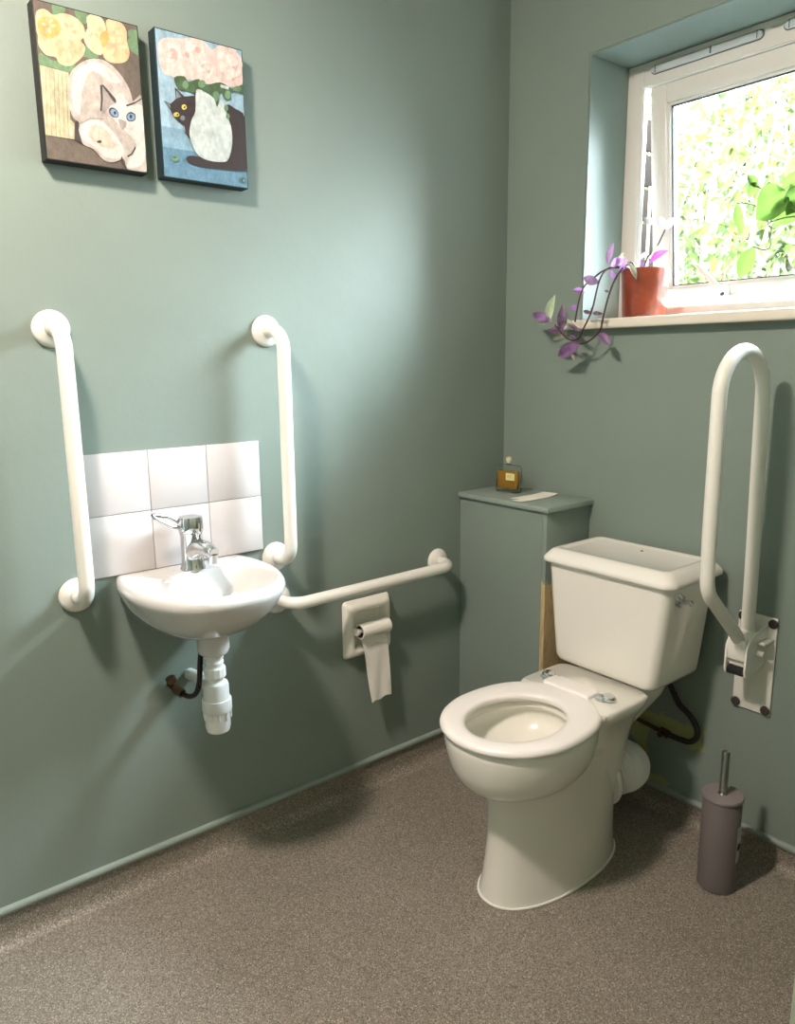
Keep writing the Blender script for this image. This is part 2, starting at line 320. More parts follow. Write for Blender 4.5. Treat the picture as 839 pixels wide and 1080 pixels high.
PAINT_WHITE_CAT=[
 ('s','leafgreen',[(0.185,1.0),(0.287,0.997),(0.292,0.964),(0.236,0.927),(0.185,0.927)]),
 ('s','leafgreen',[(0.389,1.0),(0.5,0.993),(0.481,0.924),(0.407,0.94)]),
 ('s','leafgreen',[(0.898,0.95),(0.968,0.967),(1.0,0.957),(1.0,0.914),(0.912,0.897)]),
 ('s','leafgreen',[(0.903,0.901),(1.0,0.904),(1.0,0.805),(0.917,0.821),(0.88,0.864)]),
 ('s','leafgreen',[(0.028,0.672),(0.102,0.652),(0.208,0.649),(0.458,0.781),(0.579,0.738),(0.528,0.712),(0.398,0.699),(0.324,0.613),(0.278,0.586),(0.139,0.596),(0.023,0.599)]),
 ('s','peach',[(0.032,0.917),(0.111,0.95),(0.185,0.927),(0.278,0.954),(0.384,0.947),(0.458,0.907),(0.463,0.844),(0.421,0.808),(0.458,0.772),(0.417,0.702),(0.296,0.629),(0.204,0.632),(0.171,0.666),(0.088,0.666),(0.028,0.715),(0.028,0.778),(0.019,0.815)]),
 ('s','orange',[(0.046,0.877),(0.167,0.914),(0.236,0.881),(0.241,0.831),(0.134,0.772),(0.046,0.798)]),
 ('s','peachlight',[(0.259,0.927),(0.38,0.93),(0.44,0.884),(0.407,0.828),(0.301,0.798),(0.255,0.854)]),
 ('s','peachpink',[(0.185,0.768),(0.319,0.801),(0.421,0.765),(0.384,0.702),(0.282,0.646),(0.208,0.649),(0.194,0.709)]),
 ('s','peachlight',[(0.495,0.967),(0.56,0.997),(0.639,0.987),(0.676,0.934),(0.657,0.858),(0.62,0.755),(0.546,0.748),(0.472,0.785),(0.449,0.844),(0.495,0.894)]),
 ('s','peach',[(0.681,0.977),(0.755,1.0),(0.838,0.987),(0.88,0.94),(0.875,0.881),(0.894,0.808),(0.861,0.748),(0.773,0.719),(0.671,0.715),(0.625,0.755),(0.639,0.854),(0.681,0.904)]),
 ('s','orange',[(0.63,0.894),(0.69,0.911),(0.69,0.851),(0.634,0.798),(0.606,0.848)]),
 ('s','peachpink',[(0.412,0.854),(0.398,0.844),(0.366,0.841),(0.343,0.848),(0.347,0.858),(0.375,0.868),(0.403,0.864)]),
 ('s','peachlight',[(0.375,0.811),(0.356,0.811),(0.338,0.821),(0.329,0.838),(0.343,0.848),(0.366,0.841),(0.38,0.825)]),
 ('s','peachlight',[(0.296,0.788),(0.287,0.798),(0.292,0.818),(0.31,0.838),(0.324,0.838),(0.324,0.818),(0.31,0.798)]),
 ('s','peach',[(0.231,0.831),(0.245,0.844),(0.278,0.854),(0.306,0.854),(0.306,0.844),(0.278,0.831),(0.25,0.828)]),
 ('s','peachpink',[(0.273,0.894),(0.292,0.897),(0.315,0.887),(0.319,0.871),(0.306,0.861),(0.287,0.868),(0.269,0.881)]),
 ('s','peach',[(0.37,0.921),(0.38,0.911),(0.366,0.887),(0.343,0.871),(0.329,0.874),(0.333,0.891),(0.352,0.914)]),
 ('s','peach',[(0.361,0.752),(0.352,0.738),(0.324,0.728),(0.301,0.725),(0.296,0.735),(0.319,0.745),(0.347,0.755)]),
 ('s','peachlight',[(0.319,0.679),(0.301,0.679),(0.287,0.692),(0.282,0.705),(0.292,0.715),(0.315,0.709),(0.324,0.692)]),
 ('s','peach',[(0.231,0.662),(0.227,0.672),(0.241,0.692),(0.259,0.709),(0.273,0.705),(0.269,0.685),(0.25,0.669)]),
 ('s','peachpink',[(0.194,0.722),(0.213,0.728),(0.241,0.732),(0.259,0.728),(0.259,0.719),(0.231,0.712),(0.204,0.712)]),
 ('s','peach',[(0.241,0.768),(0.259,0.768),(0.273,0.755),(0.278,0.738),(0.264,0.732),(0.245,0.738),(0.236,0.755)]),
 ('s','peachpink',[(0.324,0.781),(0.329,0.772),(0.315,0.752),(0.296,0.738),(0.282,0.738),(0.287,0.758),(0.306,0.775)]),
 ('s','peachlight',[(0.199,0.861),(0.185,0.854),(0.162,0.848),(0.144,0.851),(0.148,0.858),(0.167,0.868),(0.19,0.868)]),
 ('s','peachlight',[(0.144,0.808),(0.13,0.808),(0.12,0.825),(0.125,0.838),(0.139,0.841),(0.148,0.831),(0.148,0.818)]),
 ('s','peachpink',[(0.097,0.801),(0.093,0.808),(0.102,0.825),(0.116,0.838),(0.125,0.838),(0.125,0.825),(0.111,0.808)]),
 ('s','peach',[(0.065,0.854),(0.079,0.861),(0.102,0.864),(0.116,0.858),(0.111,0.851),(0.093,0.844),(0.069,0.848)]),
 ('s','peachpink',[(0.12,0.901),(0.134,0.897),(0.139,0.881),(0.134,0.868),(0.12,0.864),(0.111,0.874),(0.111,0.891)]),
 ('s','peach',[(0.171,0.901),(0.176,0.894),(0.162,0.874),(0.144,0.864),(0.134,0.868),(0.139,0.881),(0.157,0.897)]),
 ('s','peach',[(0.639,0.917),(0.63,0.904),(0.602,0.894),(0.579,0.894),(0.574,0.904),(0.597,0.914),(0.625,0.921)]),
 ('s','peach',[(0.593,0.851),(0.579,0.851),(0.56,0.864),(0.56,0.877),(0.569,0.884),(0.588,0.877),(0.597,0.864)]),
 ('s','peachpink',[(0.5,0.841),(0.5,0.851),(0.519,0.871),(0.537,0.881),(0.546,0.877),(0.537,0.861),(0.519,0.844)]),
 ('s','peachlight',[(0.477,0.881),(0.491,0.891),(0.519,0.897),(0.537,0.894),(0.537,0.887),(0.514,0.877),(0.486,0.874)]),
 ('s','peach',[(0.542,0.944),(0.556,0.94),(0.565,0.927),(0.56,0.911),(0.546,0.904),(0.532,0.914),(0.532,0.934)]),
 ('s','peachlight',[(0.62,0.944),(0.62,0.93),(0.597,0.914),(0.574,0.904),(0.569,0.907),(0.579,0.924),(0.606,0.94)]),
 ('s','peachlight',[(0.856,0.834),(0.838,0.821),(0.806,0.818),(0.782,0.825),(0.782,0.834),(0.815,0.844),(0.847,0.841)]),
 ('s','peach',[(0.824,0.795),(0.806,0.791),(0.778,0.801),(0.769,0.815),(0.782,0.825),(0.806,0.821),(0.829,0.808)]),
 ('s','peachlight',[(0.704,0.765),(0.699,0.775),(0.718,0.798),(0.741,0.815),(0.755,0.811),(0.745,0.791),(0.722,0.772)]),
 ('s','peachpink',[(0.667,0.831),(0.685,0.841),(0.718,0.844),(0.741,0.838),(0.736,0.825),(0.708,0.818),(0.676,0.821)]),
 ('s','peachlight',[(0.722,0.884),(0.741,0.884),(0.759,0.868),(0.759,0.848),(0.745,0.841),(0.727,0.851),(0.713,0.871)]),
 ('s','peachlight',[(0.815,0.897),(0.819,0.884),(0.806,0.861),(0.782,0.848),(0.769,0.851),(0.773,0.871),(0.796,0.891)]),
 ('s','peachpink',[(0.833,0.96),(0.824,0.95),(0.801,0.94),(0.782,0.94),(0.782,0.947),(0.796,0.957),(0.824,0.964)]),
 ('s','peachlight',[(0.806,0.907),(0.792,0.907),(0.773,0.914),(0.769,0.927),(0.778,0.934),(0.796,0.93),(0.806,0.917)]),
 ('s','peachpink',[(0.722,0.891),(0.722,0.901),(0.731,0.917),(0.75,0.927),(0.759,0.924),(0.755,0.911),(0.736,0.894)]),
 ('s','peach',[(0.694,0.914),(0.704,0.924),(0.727,0.934),(0.745,0.937),(0.75,0.93),(0.731,0.917),(0.708,0.911)]),
 ('s','peachlight',[(0.722,0.967),(0.736,0.967),(0.755,0.96),(0.759,0.95),(0.75,0.944),(0.731,0.947),(0.718,0.957)]),
 ('s','peach',[(0.796,0.987),(0.801,0.98),(0.792,0.964),(0.778,0.95),(0.769,0.954),(0.769,0.967),(0.782,0.983)]),
 ('p','straw',[(0.019,0.593),(0.278,0.583),(0.255,0.285),(0.292,0.262),(0.278,0.156),(0.005,0.156)]),
 ('p','strawdark',[(0.065,0.576),(0.069,0.576),(0.032,0.149),(0.028,0.149)]),
 ('p','strawdark',[(0.102,0.576),(0.106,0.576),(0.069,0.152),(0.065,0.152)]),
 ('p','strawdark',[(0.139,0.573),(0.144,0.573),(0.111,0.159),(0.106,0.159)]),
 ('p','strawdark',[(0.176,0.573),(0.181,0.573),(0.148,0.162),(0.144,0.162)]),
 ('p','strawdark',[(0.213,0.57),(0.218,0.57),(0.19,0.166),(0.185,0.166)]),
 ('p','strawdark',[(0.25,0.57),(0.255,0.57),(0.227,0.172),(0.222,0.172)]),
 ('s','catgrey',[(0.287,0.576),(0.38,0.652),(0.495,0.702),(0.625,0.715),(0.741,0.675),(0.843,0.589),(0.88,0.52),(0.898,0.483),(1.0,0.513),(0.986,0.017),(0.88,0.007),(0.778,0.013),(0.75,0.076),(0.644,0.043),(0.546,0.05),(0.454,0.113),(0.361,0.132),(0.324,0.205),(0.338,0.272),(0.287,0.295),(0.255,0.371),(0.255,0.477)]),
 ('s','catwhite',[(0.319,0.57),(0.426,0.656),(0.588,0.692),(0.713,0.649),(0.773,0.593),(0.671,0.579),(0.579,0.619),(0.481,0.616),(0.389,0.474),(0.352,0.328),(0.296,0.374),(0.287,0.48)]),
 ('s','catwhite',[(0.38,0.288),(0.528,0.318),(0.667,0.245),(0.759,0.142),(0.699,0.076),(0.565,0.073),(0.458,0.132),(0.366,0.166),(0.343,0.219)]),
 ('s','catcream',[(0.44,0.265),(0.569,0.268),(0.662,0.189),(0.653,0.132),(0.523,0.139),(0.431,0.185)]),
 ('s','catwhite',[(0.769,0.526),(0.861,0.45),(0.991,0.467),(1.0,0.308),(0.968,0.096),(0.866,0.03),(0.778,0.033),(0.898,0.182),(0.806,0.262),(0.681,0.338),(0.653,0.421)]),
 ('s','catgrey2',[(0.579,0.55),(0.634,0.53),(0.718,0.454),(0.653,0.421),(0.583,0.358),(0.565,0.411)]),
 ('p','umber',[(0.569,0.543),(0.593,0.55),(0.588,0.457),(0.565,0.371),(0.551,0.377),(0.569,0.454)]),
 ('p','umber',[(0.583,0.55),(0.606,0.55),(0.718,0.474),(0.718,0.447),(0.69,0.454),(0.634,0.507)]),
 ('p','umber',[(0.81,0.447),(0.917,0.483),(0.995,0.52),(1.0,0.51),(0.912,0.47),(0.824,0.437)]),
 ('s','catgrey2',[(0.731,0.344),(0.806,0.334),(0.792,0.295),(0.759,0.275),(0.736,0.298)]),
 ('s','eyeline',[(0.722,0.354),(0.699,0.348),(0.667,0.351),(0.644,0.368),(0.639,0.387),(0.648,0.404),(0.676,0.414),(0.708,0.407),(0.727,0.394),(0.736,0.371)]),
 ('s','eyeblue',[(0.718,0.358),(0.699,0.351),(0.676,0.358),(0.657,0.368),(0.653,0.384),(0.662,0.397),(0.681,0.404),(0.704,0.401),(0.722,0.387),(0.727,0.371)]),
 ('s','eyedark',[(0.708,0.381),(0.708,0.374),(0.699,0.371),(0.69,0.368),(0.685,0.371),(0.685,0.377),(0.685,0.384),(0.694,0.391),(0.704,0.391),(0.708,0.387)]),
 ('s','eyeline',[(0.907,0.381),(0.898,0.358),(0.87,0.344),(0.838,0.341),(0.815,0.348),(0.81,0.368),(0.819,0.387),(0.847,0.404),(0.875,0.407),(0.903,0.397)]),
 ('s','eyeblue',[(0.898,0.377),(0.889,0.361),(0.866,0.351),(0.843,0.348),(0.824,0.354),(0.819,0.368),(0.829,0.384),(0.847,0.394),(0.875,0.397),(0.894,0.391)]),
 ('s','eyedark',[(0.87,0.377),(0.866,0.371),(0.861,0.364),(0.852,0.364),(0.843,0.368),(0.843,0.374),(0.847,0.381),(0.852,0.387),(0.861,0.387),(0.87,0.384)]),
 ('p','umber',[(0.787,0.103),(0.833,0.123),(0.88,0.179),(0.884,0.162),(0.838,0.113),(0.796,0.093)]),
 ('p','umber',[(0.713,0.066),(0.736,0.096),(0.745,0.056),(0.778,0.013),(0.755,0.013),(0.731,0.043)]),
 ('p','catgrey2',[(0.338,0.268),(0.449,0.318),(0.579,0.331),(0.579,0.321),(0.444,0.305),(0.347,0.262)]),
 ('s','umber',[(0.542,0.172),(0.537,0.166),(0.528,0.159),(0.509,0.159),(0.5,0.159),(0.495,0.166),(0.5,0.172),(0.514,0.175),(0.528,0.179),(0.537,0.175)]),
 ('p','umber',[(0.301,0.275),(0.329,0.278),(0.324,0.219),(0.352,0.132),(0.282,0.156)]),
 ('s','catwhite',[(0.264,0.195),(0.259,0.182),(0.255,0.175),(0.245,0.175),(0.236,0.182),(0.236,0.192),(0.241,0.202),(0.25,0.209),(0.259,0.209),(0.264,0.205)]),
]
PAINT_BLACK_CAT=[
 ('p','seablue',[(0.0,0.349),(1.0,0.355),(1.0,0.278),(1.0,0.217),(0.0,0.201)]),
 ('p','deepblue',[(0.0,0.207),(1.0,0.217),(1.0,0.0),(0.0,0.0)]),
 ('s','blush',[(0.037,0.899),(0.13,0.947),(0.273,0.963),(0.426,0.992),(0.537,0.992),(0.639,0.947),(0.731,0.995),(0.889,1.0),(0.944,0.957),(1.0,0.921),(1.0,0.78),(0.884,0.725),(0.727,0.725),(0.648,0.706),(0.509,0.706),(0.435,0.703),(0.296,0.703),(0.264,0.677),(0.176,0.699),(0.083,0.703),(0.037,0.767)]),
 ('s','blushlight',[(0.255,0.828),(0.231,0.831),(0.222,0.847),(0.231,0.867),(0.25,0.879),(0.273,0.876),(0.287,0.86),(0.278,0.841)]),
 ('s','blush',[(0.204,0.786),(0.194,0.799),(0.208,0.818),(0.236,0.834),(0.259,0.834),(0.269,0.822),(0.255,0.802),(0.231,0.786)]),
 ('s','blushlight',[(0.134,0.77),(0.144,0.786),(0.171,0.796),(0.204,0.799),(0.218,0.789),(0.208,0.773),(0.176,0.76),(0.148,0.76)]),
 ('s','blush',[(0.088,0.789),(0.111,0.799),(0.139,0.799),(0.157,0.786),(0.157,0.77),(0.134,0.76),(0.102,0.76),(0.083,0.773)]),
 ('s','blushlight',[(0.079,0.822),(0.102,0.822),(0.125,0.812),(0.125,0.793),(0.111,0.78),(0.083,0.777),(0.065,0.786),(0.065,0.805)]),
 ('s','blush',[(0.106,0.863),(0.12,0.857),(0.12,0.838),(0.106,0.818),(0.079,0.812),(0.065,0.818),(0.065,0.838),(0.079,0.857)]),
 ('s','blush',[(0.176,0.899),(0.171,0.883),(0.148,0.867),(0.12,0.857),(0.097,0.863),(0.102,0.879),(0.125,0.895),(0.153,0.905)]),
 ('s','blushlight',[(0.231,0.899),(0.213,0.886),(0.181,0.876),(0.153,0.879),(0.148,0.892),(0.162,0.908),(0.194,0.915),(0.222,0.912)]),
 ('s','blushlight',[(0.259,0.873),(0.236,0.867),(0.208,0.87),(0.194,0.886),(0.204,0.899),(0.227,0.908),(0.255,0.905),(0.269,0.889)]),
 ('s','blushdeep',[(0.19,0.802),(0.181,0.812),(0.19,0.828),(0.213,0.841),(0.231,0.844),(0.241,0.831),(0.231,0.815),(0.208,0.802)]),
 ('s','blushlight',[(0.139,0.793),(0.148,0.805),(0.171,0.815),(0.199,0.818),(0.208,0.809),(0.199,0.796),(0.176,0.786),(0.148,0.786)]),
 ('s','blushlight',[(0.111,0.809),(0.13,0.815),(0.157,0.815),(0.171,0.809),(0.171,0.796),(0.153,0.786),(0.13,0.786),(0.111,0.796)]),
 ('s','blushlight',[(0.12,0.847),(0.139,0.844),(0.148,0.831),(0.139,0.815),(0.12,0.805),(0.102,0.809),(0.097,0.822),(0.102,0.838)]),
 ('s','blush',[(0.181,0.879),(0.181,0.867),(0.162,0.85),(0.134,0.844),(0.116,0.847),(0.116,0.86),(0.134,0.873),(0.162,0.883)]),
 ('s','blushdeep',[(0.218,0.873),(0.204,0.863),(0.176,0.857),(0.157,0.86),(0.153,0.873),(0.167,0.883),(0.19,0.889),(0.213,0.886)]),
 ('s','blushdeep',[(0.231,0.838),(0.208,0.838),(0.194,0.847),(0.194,0.863),(0.208,0.873),(0.227,0.876),(0.245,0.867),(0.245,0.85)]),
 ('s','blushdeep',[(0.144,0.818),(0.153,0.828),(0.171,0.834),(0.19,0.834),(0.194,0.828),(0.19,0.818),(0.171,0.812),(0.153,0.812)]),
 ('s','blushlight',[(0.157,0.85),(0.167,0.847),(0.171,0.838),(0.162,0.825),(0.148,0.822),(0.134,0.825),(0.134,0.834),(0.144,0.847)]),
 ('s','blushlight',[(0.199,0.85),(0.19,0.844),(0.171,0.838),(0.153,0.841),(0.153,0.847),(0.162,0.857),(0.181,0.86),(0.194,0.86)]),
 ('s','blushdeep',[(0.194,0.828),(0.181,0.828),(0.171,0.838),(0.176,0.847),(0.185,0.857),(0.199,0.854),(0.208,0.847),(0.204,0.834)]),
 ('s','blush',[(0.523,0.876),(0.491,0.879),(0.477,0.899),(0.486,0.924),(0.514,0.937),(0.542,0.934),(0.556,0.915),(0.546,0.892)]),
 ('s','blush',[(0.44,0.815),(0.435,0.831),(0.454,0.854),(0.491,0.87),(0.523,0.87),(0.528,0.854),(0.505,0.828),(0.468,0.812)]),
 ('s','blush',[(0.375,0.802),(0.389,0.822),(0.421,0.838),(0.463,0.841),(0.481,0.831),(0.472,0.812),(0.435,0.793),(0.394,0.789)]),
 ('s','blush',[(0.31,0.825),(0.338,0.838),(0.375,0.838),(0.403,0.822),(0.398,0.805),(0.37,0.789),(0.333,0.793),(0.31,0.805)]),
 ('s','blush',[(0.301,0.873),(0.333,0.876),(0.352,0.86),(0.352,0.838),(0.329,0.818),(0.296,0.818),(0.278,0.834),(0.278,0.857)]),
 ('s','blushlight',[(0.347,0.931),(0.366,0.918),(0.356,0.895),(0.329,0.873),(0.301,0.867),(0.282,0.879),(0.292,0.902),(0.319,0.924)]),
 ('s','blushlight',[(0.435,0.963),(0.426,0.944),(0.394,0.924),(0.356,0.918),(0.333,0.924),(0.338,0.944),(0.37,0.963),(0.412,0.973)]),
 ('s','blush',[(0.5,0.957),(0.477,0.941),(0.435,0.934),(0.403,0.941),(0.398,0.957),(0.421,0.976),(0.458,0.982),(0.491,0.976)]),
 ('s','blushlight',[(0.532,0.908),(0.5,0.905),(0.472,0.915),(0.468,0.937),(0.486,0.957),(0.514,0.963),(0.542,0.95),(0.551,0.928)]),
 ('s','blushlight',[(0.444,0.844),(0.431,0.854),(0.44,0.876),(0.463,0.892),(0.491,0.895),(0.505,0.883),(0.495,0.863),(0.468,0.847)]),
 ('s','blush',[(0.38,0.831),(0.389,0.847),(0.417,0.86),(0.449,0.863),(0.463,0.854),(0.454,0.838),(0.426,0.825),(0.394,0.822)]),
 ('s','blushlight',[(0.343,0.85),(0.366,0.86),(0.394,0.86),(0.417,0.847),(0.412,0.831),(0.389,0.822),(0.356,0.825),(0.338,0.834)]),
 ('s','blushdeep',[(0.352,0.899),(0.375,0.895),(0.384,0.879),(0.37,0.86),(0.352,0.847),(0.329,0.85),(0.319,0.87),(0.333,0.889)]),
 ('s','blushlight',[(0.403,0.931),(0.407,0.918),(0.394,0.895),(0.366,0.883),(0.338,0.883),(0.333,0.895),(0.347,0.915),(0.375,0.931)]),
 ('s','blushlight',[(0.472,0.931),(0.454,0.915),(0.421,0.908),(0.394,0.915),(0.389,0.928),(0.407,0.941),(0.44,0.947),(0.468,0.944)]),
 ('s','blushdeep',[(0.491,0.902),(0.468,0.895),(0.44,0.902),(0.431,0.918),(0.444,0.934),(0.468,0.941),(0.495,0.934),(0.505,0.918)]),
 ('s','blushlight',[(0.38,0.863),(0.389,0.873),(0.412,0.879),(0.435,0.879),(0.44,0.87),(0.431,0.857),(0.407,0.854),(0.384,0.854)]),
 ('s','blushlight',[(0.384,0.895),(0.403,0.892),(0.412,0.883),(0.407,0.87),(0.394,0.86),(0.375,0.86),(0.366,0.87),(0.37,0.886)]),
 ('s','blush',[(0.444,0.905),(0.435,0.895),(0.417,0.886),(0.394,0.886),(0.384,0.895),(0.394,0.905),(0.417,0.915),(0.435,0.915)]),
 ('s','blush',[(0.435,0.867),(0.421,0.873),(0.417,0.883),(0.426,0.899),(0.44,0.905),(0.458,0.902),(0.463,0.889),(0.454,0.876)]),
 ('s','blushlight',[(0.606,0.783),(0.588,0.786),(0.583,0.802),(0.593,0.818),(0.611,0.828),(0.63,0.822),(0.634,0.809),(0.625,0.793)]),
 ('s','blushlight',[(0.569,0.754),(0.56,0.764),(0.574,0.78),(0.593,0.793),(0.616,0.796),(0.625,0.786),(0.616,0.767),(0.593,0.754)]),
 ('s','blushlight',[(0.523,0.741),(0.528,0.754),(0.551,0.767),(0.579,0.77),(0.593,0.764),(0.588,0.751),(0.565,0.738),(0.537,0.735)]),
 ('s','blush',[(0.463,0.76),(0.486,0.767),(0.509,0.767),(0.523,0.754),(0.519,0.741),(0.495,0.735),(0.472,0.738),(0.458,0.748)]),
 ('s','blush',[(0.458,0.783),(0.481,0.786),(0.5,0.777),(0.5,0.76),(0.486,0.748),(0.468,0.748),(0.449,0.754),(0.449,0.77)]),
 ('s','blushlight',[(0.481,0.818),(0.495,0.812),(0.495,0.796),(0.481,0.78),(0.463,0.773),(0.449,0.78),(0.444,0.796),(0.458,0.812)]),
 ('s','blush',[(0.556,0.85),(0.551,0.838),(0.528,0.825),(0.5,0.818),(0.486,0.825),(0.491,0.838),(0.514,0.85),(0.542,0.857)]),
 ('s','blushlight',[(0.588,0.847),(0.574,0.834),(0.546,0.828),(0.523,0.831),(0.514,0.841),(0.528,0.854),(0.556,0.86),(0.579,0.857)]),
 ('s','blush',[(0.62,0.812),(0.597,0.809),(0.579,0.818),(0.574,0.831),(0.583,0.844),(0.606,0.847),(0.625,0.841),(0.63,0.825)]),
 ('s','blushdeep',[(0.565,0.77),(0.556,0.777),(0.556,0.789),(0.574,0.802),(0.593,0.805),(0.602,0.799),(0.597,0.786),(0.583,0.773)]),
 ('s','blushlight',[(0.514,0.76),(0.519,0.77),(0.542,0.78),(0.56,0.78),(0.574,0.773),(0.565,0.764),(0.546,0.754),(0.523,0.754)]),
 ('s','blush',[(0.486,0.777),(0.505,0.783),(0.523,0.78),(0.532,0.77),(0.528,0.76),(0.514,0.754),(0.495,0.757),(0.481,0.767)]),
 ('s','blushlight',[(0.495,0.805),(0.514,0.802),(0.519,0.793),(0.509,0.777),(0.495,0.77),(0.481,0.773),(0.472,0.783),(0.481,0.799)]),
 ('s','blushdeep',[(0.546,0.831),(0.546,0.818),(0.528,0.809),(0.509,0.802),(0.495,0.805),(0.495,0.815),(0.509,0.828),(0.532,0.834)]),
 ('s','blush',[(0.583,0.822),(0.569,0.812),(0.546,0.812),(0.532,0.818),(0.532,0.828),(0.546,0.838),(0.569,0.838),(0.583,0.831)]),
 ('s','blushlight',[(0.588,0.799),(0.574,0.796),(0.56,0.805),(0.556,0.818),(0.569,0.828),(0.583,0.828),(0.597,0.822),(0.602,0.809)]),
 ('s','blush',[(0.514,0.783),(0.523,0.789),(0.537,0.793),(0.551,0.789),(0.556,0.786),(0.551,0.777),(0.532,0.773),(0.519,0.777)]),
 ('s','blushlight',[(0.519,0.802),(0.532,0.802),(0.537,0.796),(0.537,0.786),(0.523,0.78),(0.514,0.78),(0.505,0.786),(0.509,0.796)]),
 ('s','blush',[(0.56,0.812),(0.551,0.802),(0.537,0.796),(0.523,0.796),(0.514,0.799),(0.519,0.809),(0.537,0.815),(0.551,0.815)]),
 ('s','blush',[(0.556,0.786),(0.542,0.786),(0.542,0.796),(0.546,0.805),(0.556,0.809),(0.565,0.809),(0.569,0.799),(0.565,0.789)]),
 ('s','blush',[(0.935,0.847),(0.907,0.854),(0.894,0.879),(0.912,0.908),(0.949,0.921),(0.981,0.915),(0.991,0.889),(0.972,0.86)]),
 ('s','blushlight',[(0.852,0.789),(0.843,0.809),(0.87,0.838),(0.912,0.857),(0.949,0.854),(0.958,0.834),(0.931,0.805),(0.889,0.789)]),
 ('s','blushlight',[(0.764,0.773),(0.782,0.796),(0.824,0.815),(0.87,0.815),(0.894,0.802),(0.875,0.78),(0.833,0.764),(0.787,0.76)]),
 ('s','blush',[(0.685,0.812),(0.722,0.825),(0.764,0.818),(0.787,0.799),(0.778,0.777),(0.741,0.764),(0.699,0.77),(0.676,0.789)]),
 ('s','blush',[(0.685,0.86),(0.718,0.86),(0.745,0.841),(0.741,0.815),(0.713,0.796),(0.681,0.796),(0.653,0.815),(0.657,0.841)]),
 ('s','blush',[(0.736,0.921),(0.755,0.908),(0.75,0.879),(0.718,0.854),(0.681,0.847),(0.657,0.86),(0.667,0.889),(0.699,0.915)]),
 ('s','blushlight',[(0.801,0.957),(0.806,0.934),(0.778,0.908),(0.731,0.892),(0.699,0.895),(0.694,0.918),(0.722,0.944),(0.769,0.96)]),
 ('s','blush',[(0.903,0.963),(0.88,0.941),(0.833,0.928),(0.787,0.931),(0.773,0.95),(0.796,0.969),(0.843,0.982),(0.889,0.979)]),
 ('s','blush',[(0.958,0.905),(0.921,0.895),(0.889,0.908),(0.875,0.934),(0.898,0.957),(0.935,0.963),(0.968,0.95),(0.981,0.924)]),
 ('s','blushdeep',[(0.866,0.831),(0.847,0.841),(0.852,0.863),(0.88,0.886),(0.907,0.892),(0.931,0.883),(0.921,0.857),(0.898,0.838)]),
 ('s','blushlight',[(0.792,0.809),(0.796,0.825),(0.829,0.844),(0.87,0.85),(0.894,0.844),(0.889,0.825),(0.856,0.805),(0.815,0.799)]),
 ('s','blushlight',[(0.727,0.847),(0.755,0.854),(0.787,0.847),(0.801,0.828),(0.792,0.809),(0.759,0.802),(0.727,0.809),(0.713,0.828)]),
 ('s','blushlight',[(0.741,0.886),(0.769,0.879),(0.782,0.863),(0.773,0.838),(0.745,0.825),(0.718,0.828),(0.704,0.847),(0.718,0.87)]),
 ('s','blush',[(0.824,0.931),(0.824,0.912),(0.801,0.889),(0.764,0.879),(0.736,0.883),(0.731,0.899),(0.759,0.921),(0.796,0.934)]),
 ('s','blushlight',[(0.884,0.928),(0.866,0.908),(0.824,0.899),(0.792,0.902),(0.778,0.918),(0.801,0.934),(0.838,0.944),(0.875,0.941)]),
 ('s','blushlight',[(0.907,0.873),(0.875,0.87),(0.856,0.886),(0.852,0.908),(0.875,0.924),(0.903,0.928),(0.926,0.912),(0.931,0.889)]),
 ('s','blush',[(0.782,0.841),(0.792,0.854),(0.819,0.867),(0.847,0.867),(0.861,0.86),(0.852,0.847),(0.824,0.834),(0.796,0.834)]),
 ('s','blushlight',[(0.801,0.892),(0.815,0.886),(0.815,0.87),(0.801,0.854),(0.782,0.847),(0.764,0.854),(0.764,0.867),(0.778,0.883)]),
 ('s','blushlight',[(0.856,0.895),(0.847,0.883),(0.819,0.873),(0.792,0.873),(0.782,0.883),(0.792,0.895),(0.819,0.905),(0.847,0.905)]),
 ('s','blushlight',[(0.852,0.857),(0.833,0.857),(0.819,0.87),(0.824,0.886),(0.843,0.899),(0.866,0.895),(0.875,0.883),(0.87,0.867)]),
 ('s','leafdark',[(0.181,0.69),(0.296,0.715),(0.338,0.683),(0.454,0.719),(0.546,0.693),(0.708,0.732),(0.847,0.709),(1.0,0.754),(1.0,0.645),(0.963,0.686),(0.824,0.677),(0.829,0.632),(0.755,0.616),(0.704,0.667),(0.653,0.551),(0.602,0.625),(0.449,0.651),(0.389,0.613),(0.333,0.619),(0.222,0.616)]),
 ('s','leafgreen',[(0.338,0.664),(0.329,0.648),(0.31,0.632),(0.292,0.632),(0.273,0.638),(0.269,0.654),(0.278,0.674),(0.296,0.686),(0.315,0.69),(0.333,0.68)]),
 ('s','leafgreen',[(0.532,0.696),(0.523,0.68),(0.5,0.667),(0.477,0.664),(0.454,0.67),(0.449,0.686),(0.458,0.703),(0.481,0.715),(0.505,0.719),(0.528,0.712)]),
 ('s','leafgreen',[(0.685,0.632),(0.676,0.609),(0.657,0.593),(0.634,0.59),(0.62,0.603),(0.616,0.622),(0.62,0.645),(0.639,0.658),(0.662,0.661),(0.681,0.651)]),
 ('s','leafgreen',[(0.829,0.661),(0.819,0.641),(0.801,0.629),(0.778,0.625),(0.759,0.635),(0.755,0.651),(0.764,0.67),(0.782,0.683),(0.806,0.686),(0.819,0.677)]),
 ('s','leafgreen',[(0.958,0.719),(0.949,0.709),(0.921,0.696),(0.889,0.693),(0.861,0.696),(0.852,0.706),(0.866,0.719),(0.889,0.728),(0.926,0.735),(0.949,0.728)]),
